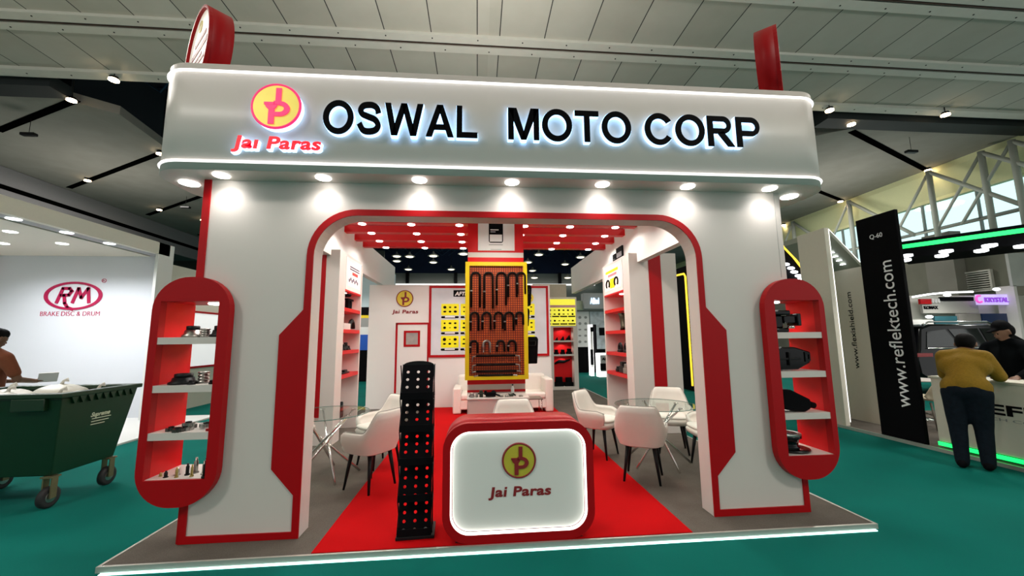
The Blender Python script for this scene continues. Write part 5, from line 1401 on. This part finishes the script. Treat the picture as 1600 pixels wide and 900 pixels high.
# black banner column
t = thing('banner_column', 'tall black column with a white web address reading upwards on the right aisle', 'banner', (6.35, 5.6, .04))
MB().box(6.34, 6.40, 5.30, 5.93, .04, 3.50).build('column', BLACKM, t, bevel=.01)
text('site_lettering', 'www.reflektech.com', [mat('banner_white', (.85, .85, .85), .5, emit=(1, 1, 1), es=.05, noise=.02)], t, (6.339, 5.44, .52), (0, 0, 1), (0, 1, 0), 2.22, .20, .004, bold=0.0)
text('stand_number', 'Q-60', [mat('banner_white', (.85, .85, .85), .5)], t, (6.339, 5.72, 3.13), (0, -1, 0), (0, 0, 1), .20, .075, .004)
# white counter with green light
t = thing('booth_counter', 'long white counter with green square emblem and green foot glow, right aisle', 'counter', (6.45, 4.4, .04))
MB().box(6.42, 6.95, 3.0, 5.20, .12, .985).build('counter_body', CW, t, bevel=.01)
MB().box(6.40, 6.97, 2.98, 5.21, .985, 1.01).build('counter_top', CW, t)
MB().box(6.50, 6.90, 3.05, 5.15, .04, .12).build('plinth', BLACK, t)
MB().box(6.405, 6.42, 3.0, 5.20, .065, .115).build('led_strip', LEDG, t)
EG = mat('emblem_green', (.16, .42, .01), .5, noise=.15)
MB().prism(rrect(4.86, 5.07, .595, .80, .03, 4), 'X', 6.41, 6.421).build('emblem_square', EG, t)
sw = MB()
for r in (.15, .11, .075): sw.tube([(6.408, 5.05 - .10 + r * math.cos(a) * 1.0 - .02, .62 + r * math.sin(a)) for a in [math.radians(q) for q in range(20, 125, 10)]], .005, 5)
sw.tube([(6.408, 5.02, .76), (6.408, 4.94, .70), (6.408, 4.87, .64)], .005, 5)
sw.build('emblem_swirl', PAPER, t)
text('booth_lettering', 'REFLEK', [BLACKM], t, (6.421, 4.79, .60), (0, -1, 0), (0, 0, 1), 1.10, .135, .006, bold=.03)
text('booth_lettering', 'TECH COATINGS', [GREYT], t, (6.421, 4.74, .53), (0, -1, 0), (0, 0, 1), 1.0, .035, .004)
# canopy with a green light line
A, B_ = at(1402, 387, Z=3.05), at(1660, 352, Z=3.05)
dv = (B_ - A).normalized(); qv = Vector((-dv.y, dv.x, 0))
if qv.x < 0: qv = -qv
t = thing('black_canopy', 'black booth canopy edged with a bright green light line over the car', 'canopy', (A.x, A.y, 2.8))
def bx(a, b_, w0, w1, z0, z1):
    pts = [a + qv * w0, b_ + qv * w0, b_ + qv * w1, a + qv * w1]
    return MB().prism([tuple(p.xy) for p in pts], 'Z', z0, z1)
bx(A, B_, 0, .9, 2.86, 3.14).build('canopy_beam', BLACKM, t)
bx(A, B_, -.015, 0, 3.02, 3.085).build('led_strip', LEDG, t)
for q_ in (B_ + qv * .5 + dv * .1, B_ + qv * .5 + dv * .8): MB().box(q_.x - .06, q_.x + .06, q_.y - .06, q_.y + .06, .04, 3.1).build('post', BLACKM, t)
bx(B_, B_ + dv * .9, .40, .60, 2.98, 3.1).build('bracket', BLACKM, t)
for i, (u, v) in enumerate(((1416, 398), (1414, 405), (1478, 391), (1471, 398), (1546, 382), (1533, 390), (1596, 383))):
    p = at(u, v, Z=2.84)
    MB().lathe([(.075, 0), (.075, -.03), (.05, -.04)], p, 'Z', 14).build('downlight', LAMPW, t)
spot(at(1478, 398, Z=2.78), 50, 150); spot(at(1590, 390, Z=2.78), 50, 150)

# black car
def car():
    cx_, cy_ = at(1430, 545, Y=9.2).x + 2.34, 10.1
    t = thing('car', 'glossy black car standing behind the white counter under the green canopy', 'car', (cx_, cy_, .04))
    prof = [(-2.3, .55), (-2.34, .95), (-2.22, 1.18), (-1.95, 1.72), (-1.6, 1.82), (.1, 1.80), (.55, 1.66), (1.25, 1.20), (2.2, 1.05), (2.42, .8), (2.4, .45), (1.95, .35), (-2.0, .35)]
    z_ = .04; hw = .92
    mb = MB(); n = len(prof)
    secs = [(-hw, .94), (-hw * .98, 1.0), (hw * .98, 1.0), (hw, .94)]
    def pt(p, yy):
        x, z = p; inset = max(0, (z - 1.1)) * .28
        return (cx_ + x, cy_ + yy * (1 - inset / hw * (1 if abs(yy) > .1 else 0)), z + z_)
    v = []
    for yy in (-hw, hw): v += [pt(p, yy) for p in prof]
    mb.add(v, [list(range(n))[::-1], list(range(n, 2 * n))] + [(i, (i + 1) % n, n + (i + 1) % n, n + i) for i in range(n)])
    mb.build('car_body', BLACKG, t, bevel=.05)
    wg = mat('tinted_glass', (.01, .014, .014), .05, noise=.05)
    ins = lambda z: max(0, z - 1.1) * .28
    def win(pts, nm):
        m_ = MB(); m_.add([(cx_ + x, cy_ - hw + ins(z) - .012, z + z_) for x, z in pts] + [(cx_ + x, cy_ - hw + ins(z) + .02, z + z_) for x, z in pts],
                          [list(range(len(pts))), list(range(len(pts), 2 * len(pts)))[::-1]] + [(i, (i + 1) % len(pts), len(pts) + (i + 1) % len(pts), len(pts) + i) for i in range(len(pts))])
        return m_.build(nm, wg, t)
    win([(-2.0, 1.22), (-1.80, 1.62), (-1.25, 1.68), (-1.05, 1.24)], 'rear_window')
    win([(-.98, 1.24), (-1.15, 1.68), (-.30, 1.70), (-.25, 1.24)], 'side_window')
    win([(-.18, 1.24), (-.22, 1.70), (.15, 1.69), (.95, 1.24)], 'side_window')
    MB().tube([(cx_ - 2.0, cy_ - hw + .0, 1.20 + z_), (cx_ + 1.0, cy_ - hw + .0, 1.20 + z_)], .012, 6).build('chrome_line', CHROME, t)
    MB().tube([(cx_ - 1.8, cy_ - hw + .22, 1.80 + z_), (cx_ - 1.6, cy_ - hw + .22, 1.88 + z_), (cx_ + .1, cy_ - hw + .22, 1.87 + z_), (cx_ + .3, cy_ - hw + .22, 1.78 + z_)], .022, 8).build('roof_rail', CHROME, t)
    MB().box(cx_ - 2.22, cx_ - 1.75, cy_ - .72, cy_ + .72, 1.78, 1.83).build('spoiler', BLACKG, t, bevel=.015)
    MB().box(cx_ - 2.33, cx_ - 1.90, cy_ - hw - .008, cy_ - hw + .05, 1.03, 1.12).build('tail_light', mat('tail_red', (.35, .01, .01), .15, noise=.1), t)
    for x in (-1.45, 1.5):
        for s in (-1, 1):
            w_ = MB().lathe([(.30, -.11), (.36, -.09), (.37, 0), (.36, .09), (.30, .11)], (cx_ + x, cy_ + s * .82, .41), 'Y', 28).build('wheel', RUB, t)
            MB().lathe([(.24, -.115), (.24, .115)], (cx_ + x, cy_ + s * .82, .41), 'Y', 10, smooth=False).build('rim', mat('dark_alloy', (.08, .08, .08), .3, .8, noise=.1), w_)
    MB().box(cx_ + .95, cx_ + 1.15, cy_ - 1.12, cy_ - .90, 1.18, 1.32).build('mirror', BLACKG, t, bevel=.03)
    return t
car()
# ---- seating in the gate booth
BEI = mat('beige_shell', (.62, .55, .40), .5, noise=.05)
BRL = mat('brown_legs', (.10, .08, .06), .5, noise=.1)
def shell_chair(x, y, rz, label):
    t = thing('shell_chair', label, 'chair', (x, y, .04), 'beige shell chairs in the gate booth')
    OFF[t] = Vector((0, 0, 0))
    mb = MB(); nu, nv = 12, 10
    for j in range(nv + 1):
        for i in range(nu + 1):
            u = i / nu * 2 - 1; v = j / nv
            if v < .45: f = v / .45; yy = -.22 + .40 * f; z = .44 + .05 * abs(u) ** 2.5 + .015 * (1 - f)
            else: f = (v - .45) / .55; yy = .18 + .07 * f + .05 * math.sin(f * PI / 2) - .10 * abs(u) ** 2 * (1 - .3 * f); z = .45 + .38 * f * (1 - .18 * abs(u) ** 3) + .05 * abs(u) ** 2.5 * (1 - f)
            mb.v.append(Vector((u * (.23 - .03 * max(0, v - .8) / .2), yy, z)))
    for j in range(nv):
        for i in range(nu):
            a = j * (nu + 1) + i
            mb.f.append([a, a + 1, a + nu + 2, a + nu + 1]); mb.mi.append(0); mb.sm.append(True)
    o = mb.build('shell', BEI, t); so = o.modifiers.new('thick', 'SOLIDIFY'); so.thickness = .018
    for sx in (-1, 1):
        for sy in (-1, 1): MB().tube([(sx * .12, sy * .11, .43), (sx * .21, sy * .20, 0)], [.018, .012], 8).build('leg', BRL, t)
    MB().tube([(-.16, -.15, .22), (.16, .15, .22)], .007, 6).tube([(.16, -.15, .22), (-.16, .15, .22)], .007, 6).build('brace', BRL, t)
    t.rotation_euler = (0, 0, rz)
    return t
p = at(1334, 655, Z=.04); q = at(1368, 650, Z=.04)
shell_chair(7.35, 6.75, PI - .3, 'beige shell chair between the white gate and the black banner, left one')
shell_chair(7.60, 6.25, PI + .2, 'beige shell chair partly hidden behind the black banner')
t = thing('cafe_table', 'white round table in the gate booth behind the beige shell chairs', 'table', (8.2, 6.9, .04))
MB().lathe([(.34, .70), (.35, .715), (.34, .73)], (8.2, 6.9, .04), 'Z', 30).build('table_top', WHITE, t)
MB().lathe([(.20, 0), (.19, .015), (.03, .03), (.03, .70)], (8.2, 6.9, .04), 'Z', 20).build('pedestal', CHROME, t)
# pictures, boards and far signs on the right
t = thing('back_partition', 'dark partition of the gate booth carrying a small gold sign', 'partition', (12.0, 9.8, 0))
def ppart(nm, u0, v0, u1, v1, Y, m_, zz=None, th=.03):
    a, b_ = at(u0, v0, Y=Y), at(u1, v1, Y=Y)
    MB().box(min(a.x, b_.x), max(a.x, b_.x), Y, Y + th, zz if zz is not None else min(a.z, b_.z), max(a.z, b_.z)).build(nm, m_, t)
ppart('panel', 1326, 556, 1380, 560, 9.8, BLACKM, 0, .08)
ppart('gold_sign', 1341, 562, 1355, 580, 9.76, GOLD)
ppart('sign_hole', 1345, 566, 1351, 576, 9.74, BLACKM, None, .02)
ppart('poster', 1360, 562, 1374, 580, 9.76, mat('blurred_dark_print', (.12, .12, .05), .5, noise=.8, nscale=14))
wc = copy_tree(proto)
p = at(1352, 596, Z=.5)
wc.location = (p.x, p.y, .04); wc.rotation_euler = (0, 0, 2.6); wc['label'] = 'pale tub chair far behind the beige shell chairs of the gate booth'; wc['group'] = 'seats in the gate booth'
def fboard(name, u0, v0, u1, v1, Y, m_, label, cat, grp=None, th=.08):
    a, b_ = at(u0, v0, Y=Y), at(u1, v1, Y=Y)
    x0_, x1_ = min(a.x, b_.x), max(a.x, b_.x); z0_, z1_ = min(a.z, b_.z), max(a.z, b_.z)
    return tag(MB().box(x0_, x1_, Y, Y + th, z0_, z1_).build(name, m_), label, cat, grp)
FG = 'distant booth boards on the right'
# far booths between gate and banner
t = thing('dark_booth', 'dark far booth interior with a small lit screen between gate and black banner', 'exhibition booth', at(1350, 560, Y=13.5))
a = at(1330, 497, Y=13.6); b_ = at(1372, 600, Y=13.6)
MB().box(a.x, b_.x, 13.6, 13.7, 0, a.z).build('back_wall', BLACKM, t)
def dpart(nm, u0, v0, u1, v1, Y, m_):
    a, b_ = at(u0, v0, Y=Y), at(u1, v1, Y=Y)
    MB().box(min(a.x, b_.x), max(a.x, b_.x), Y, Y + .2, min(a.z, b_.z), max(a.z, b_.z)).build(nm, m_, t)
dpart('header', 1330, 458, 1366, 476, 13.6, PALE)
dpart('light_line', 1330, 477, 1366, 481, 13.5, mat('red_light', (1, .1, .1), .5, emit=(1, .12, .1), es=1.2, noise=.02))
dpart('header_band', 1330, 483, 1368, 498, 13.6, GREYT)
a, b_ = at(1340, 512, Y=13.5), at(1351, 522, Y=13.5)
MB().box(a.x, b_.x, 13.5, 13.6, b_.z, a.z).build('screen', mat('lit_screen', (.8, .8, 1), .5, emit=(.8, .8, 1), es=.7, noise=.2), t)
a, b_ = at(1340, 525, Y=13.5), at(1356, 545, Y=13.5)
MB().box(a.x, b_.x, 13.5, 13.6, b_.z, a.z).build('shelf_rack', GREYT, t)
a = at(1354, 500, Y=13.5)
MB().box(a.x, a.x + .04, 13.5, 13.56, a.z - .25, a.z).build('tube_light', LAMPW, t)
# booths behind the car
BH = 12.6
t = thing('far_booth', 'far grey booth with red and black striped header and white curved light above the car', 'exhibition booth', at(1480, 520, Y=BH))
def part(nm, u0, v0, u1, v1, Y, m_, th=.08):
    a, b_ = at(u0, v0, Y=Y), at(u1, v1, Y=Y)
    return MB().box(min(a.x, b_.x), max(a.x, b_.x), Y, Y + th, min(a.z, b_.z), max(a.z, b_.z)).build(nm, m_, t)
a, b_ = at(1415, 462, Y=BH + .3), at(1640, 560, Y=BH + .3)
MB().box(a.x, b_.x, BH + .3, BH + .5, 0, a.z).build('wall', PALE, t)
MB().box(a.x, b_.x, BH - .1, BH + .3, 0, .6).build('base_cabinet', GREYT, t)
part('header', 1440, 470, 1530, 489, BH, mat('header_grey', (.36, .36, .33), .5, noise=.05))
part('header_band', 1470, 464, 1522, 470, BH - .02, BLACKM)
part('red_block', 1438, 467, 1456, 475, BH - .04, RED)
for k in range(3): part('white_stripe', 1457 + 5 * k, 466.5, 1459 + 5 * k, 473, BH - .05, PAPER)
a = at(1444, 483, Y=BH - .01)
text('booth_lettering', 'KOMAX', [BLACKM], t, (a.x, BH, a.z), (1, 0, 0), (0, 0, 1), .55, .12, .02, bold=.03)
part('shelf_box', 1424, 500, 1460, 512, BH - .1, WHITEW)
part('picture', 1460, 494, 1497, 506, BH - .1, mat('teal_print', (.03, .12, .15), .4, noise=.5, nscale=2))
part('picture', 1497, 490, 1534, 505, BH - .1, mat('grey_photo_print', (.25, .24, .22), .4, noise=.5, nscale=2))
part('picture', 1534, 490, 1578, 504, BH - .1, mat('navy_print', (.01, .03, .10), .4, noise=.3, nscale=2))
c = [at(u, v, Y=BH - .3) for u, v in ((1426, 464), (1450, 460), (1480, 457), (1520, 456))]
MB().tube(c, .028, 8).build('curved_light', LAMPW, t)
for u, v in ((1480, 461), (1557, 452), (1452, 495)):
    p = at(u, v, Y=BH - .4); MB().ball(p, .09, 10, sc=(1.6, .6, .6)).build('spot_lamp', LAMPW, t)
t = thing('lit_sign', 'glowing violet and white lettered sign high behind the car', 'sign', at(1555, 468, Y=12.4))
part('sign_board', 1527, 460, 1576, 476, 12.4, mat('violet_glow', (.6, .5, .9), .5, emit=(.62, .5, .95), es=.75, noise=.05))
a = at(1541, 472, Y=12.35)
text('booth_lettering', 'KRYSTAL', [mat('violet_text', (.25, .05, .5), .5, emit=(.3, .1, .7), es=.6, noise=.02)], t, (a.x, 12.4, a.z), (1, 0, 0), (0, 0, 1), .95, .18, .03, bold=.03)
p = at(1533, 467, Y=12.3); MB().tube([(p.x + .12 * math.cos(q), 12.35, p.z + .12 * math.sin(q)) for q in [PI * k / 8 for k in range(3, 15)]], .035, 6).build('swirl', mat('magenta_glow', (.7, .1, .5), .5, emit=(.8, .1, .5), es=.9, noise=.02), t)
fboard('white_column', 1588, 446, 1612, 612, 12.2, WHITEW, 'pale column at the right frame edge behind the person in black', 'column', None, .5)
fboard('window_frame_board', 1574, 395, 1612, 447, 12.2, mat('pale_window_board', (.6, .62, .6), .5, noise=.15, nscale=2), 'pale framed panel under the green canopy at the right frame edge', 'panel')

# ---- booth with a yellow line beyond the right pillar
t = thing('black_booth', 'black booth edged with a yellow light line beyond the right side of the stall', 'exhibition booth', (6.35, 11.5, 0))
MB().box(6.35, 6.75, 11.2, 12.3, 0, 3.75).build('column', BLACKM, t)
MB().tube([(6.33, 11.42, .15), (6.33, 11.42, 3.42), (6.33, 11.50, 3.52), (6.33, 12.2, 3.55)][::-1], .03, 8).build('led_strip', LEDY, t)
text('booth_lettering', 'Smart Mobility', [GREYT], t, (6.349, 11.32, .9), (0, 0, 1), (0, 1, 0), 1.8, .12, .006)
a = [at(1215, 372, Y=12), at(1240, 398, Y=12), at(1262, 425, Y=12), at(1262, 470, Y=12), at(1215, 470, Y=12)]
MB().prism([(q.x, q.z) for q in a], 'Y', 12.0, 12.4).build('curved_canopy', BLACKM, t)
MB().tube([at(1215, 376, Y=11.97), at(1240, 402, Y=11.97), at(1258, 425, Y=11.97)], .035, 8).build('led_arc', LEDY, t)
for u, v in ((1228, 413), (1236, 419), (1241, 425), (1248, 431), (1252, 436)):
    p = at(u, v, Y=11.95); MB().ball(p, .10, 10, sc=(1.4, .5, .5)).build('spot_lamp', LAMPW, t)

# ---- "Allied" booth seen through the stall
YA = 17.5
t = thing('grey_booth', 'grey booth with a glowing blue name, seen through the stall on the right', 'exhibition booth', at(925, 575, Y=YA))
GBD = mat('booth_grey', (.42, .43, .43), .45, noise=.04)
part('header', 912, 458, 958, 482, YA, GBD, .5)
part('header', 893, 470, 912, 484, YA + .3, mat('greenish_board', (.5, .55, .4), .5, noise=.05), .4)
part('panel_white', 901, 487, 922, 542, YA + .6, PAPER)
part('panel_picture', 922, 487, 958, 545, YA + .6, mat('product_photo', (.5, .55, .6), .4, noise=.7, nscale=4))
part('dark_base', 901, 542, 958, 592, YA + .7, BLACKM)
a = at(922, 475, Y=YA)
text('booth_lettering', 'Allied', [mat('blue_neon', (.7, .85, 1), .5, emit=(.55, .75, 1), es=1.6, noise=.02)], t, (a.x, YA, a.z), (1, 0, 0), (0, 0, 1), .42, .30, .03, bold=.04)
pr = MB(); random.seed(2)
for i in range(2):
    for j in range(5):
        p = at(906 + 9 * i, 496 + 9.5 * j, Y=YA + .59); pr.lathe([(.07, -.01), (.07, 0)], p, 'Y', 10, sy=random.uniform(.5, 1))
pr.build('panel_print', GREYT, t)
part('picture', 936, 512, 946, 524, YA + .58, BLACKM)
t = thing('kiosk', 'slim lit kiosk pillar with a black face in front of the grey booth', 'kiosk', at(930, 585, Y=16.5))
part('frame', 921, 507, 929, 594, 16.5, LEDW, .3)
part('face', 922.5, 511, 927.8, 574, 16.45, PAPER, .05)
part('screen', 922.5, 511, 927.8, 518, 16.43, BLACKM, .03)
part('screen', 922.5, 546, 927.8, 570, 16.43, BLACKM, .03)
part('side', 929, 507, 934, 577, 16.55, BLACKM, .3)
t = thing('lit_counter', 'white-edged grey counter beside the kiosk in front of the grey booth', 'counter', at(945, 580, Y=16))
part('frame', 935, 552, 962, 597, 16, LEDW, .4)
part('front', 938, 555, 962, 580, 15.97, GBD, .04)
part('dark_niche', 938, 568, 962, 578, 15.95, BLACKM, .02)
a = at(941, 563, Y=15.95)
text('counter_lettering', 'Allied', [BLACKM], t, (a.x, 15.97, a.z), (1, 0, 0), (0, 0, 1), .35, .12, .02, bold=.03)
for x, y in ((7, 15), (8, 17)): spot((x, y, 3.2), 60, 150)
for x, y, z, p_ in ((13, 11.6, 2.9, 90), (16, 11.6, 3.0, 90), (17, 9, 4.5, 150), (12, 12.5, 3.0, 60), (9.5, 6.5, 2.8, 40)): spot((x, y, z), p_, 160)  # bare spots added to brighten the dark booths and concrete wall at right
# left gap: far blue booth
t = thing('blue_booth', 'far booth with blue and black panels glimpsed left of the store room wall', 'exhibition booth', (-6.4, 16, 0))
PB = mat('pale_blue_board', (.5, .62, .66), .5, noise=.05)
for nm, za_, zb_, m_ in (('header', 2.88, 4.2, PB), ('dark_band', 2.56, 2.88, BLACKM), ('yellow_line', 2.45, 2.56, YELLOW), ('grey_band', 2.1, 2.45, GREYT), ('white_panel', 1.8, 2.1, PAPER), ('blue_panel', 1.2, 1.8, mat('bright_blue', (.01, .10, .55), .5, noise=.1)), ('lower_wall', 0, 1.2, BLACKM)):
    MB().box(-6.4, -3.3, 16, 16.1, za_, zb_).build(nm, m_, t)
spot((-4.6, 14.2, 3.8), 160, 160)
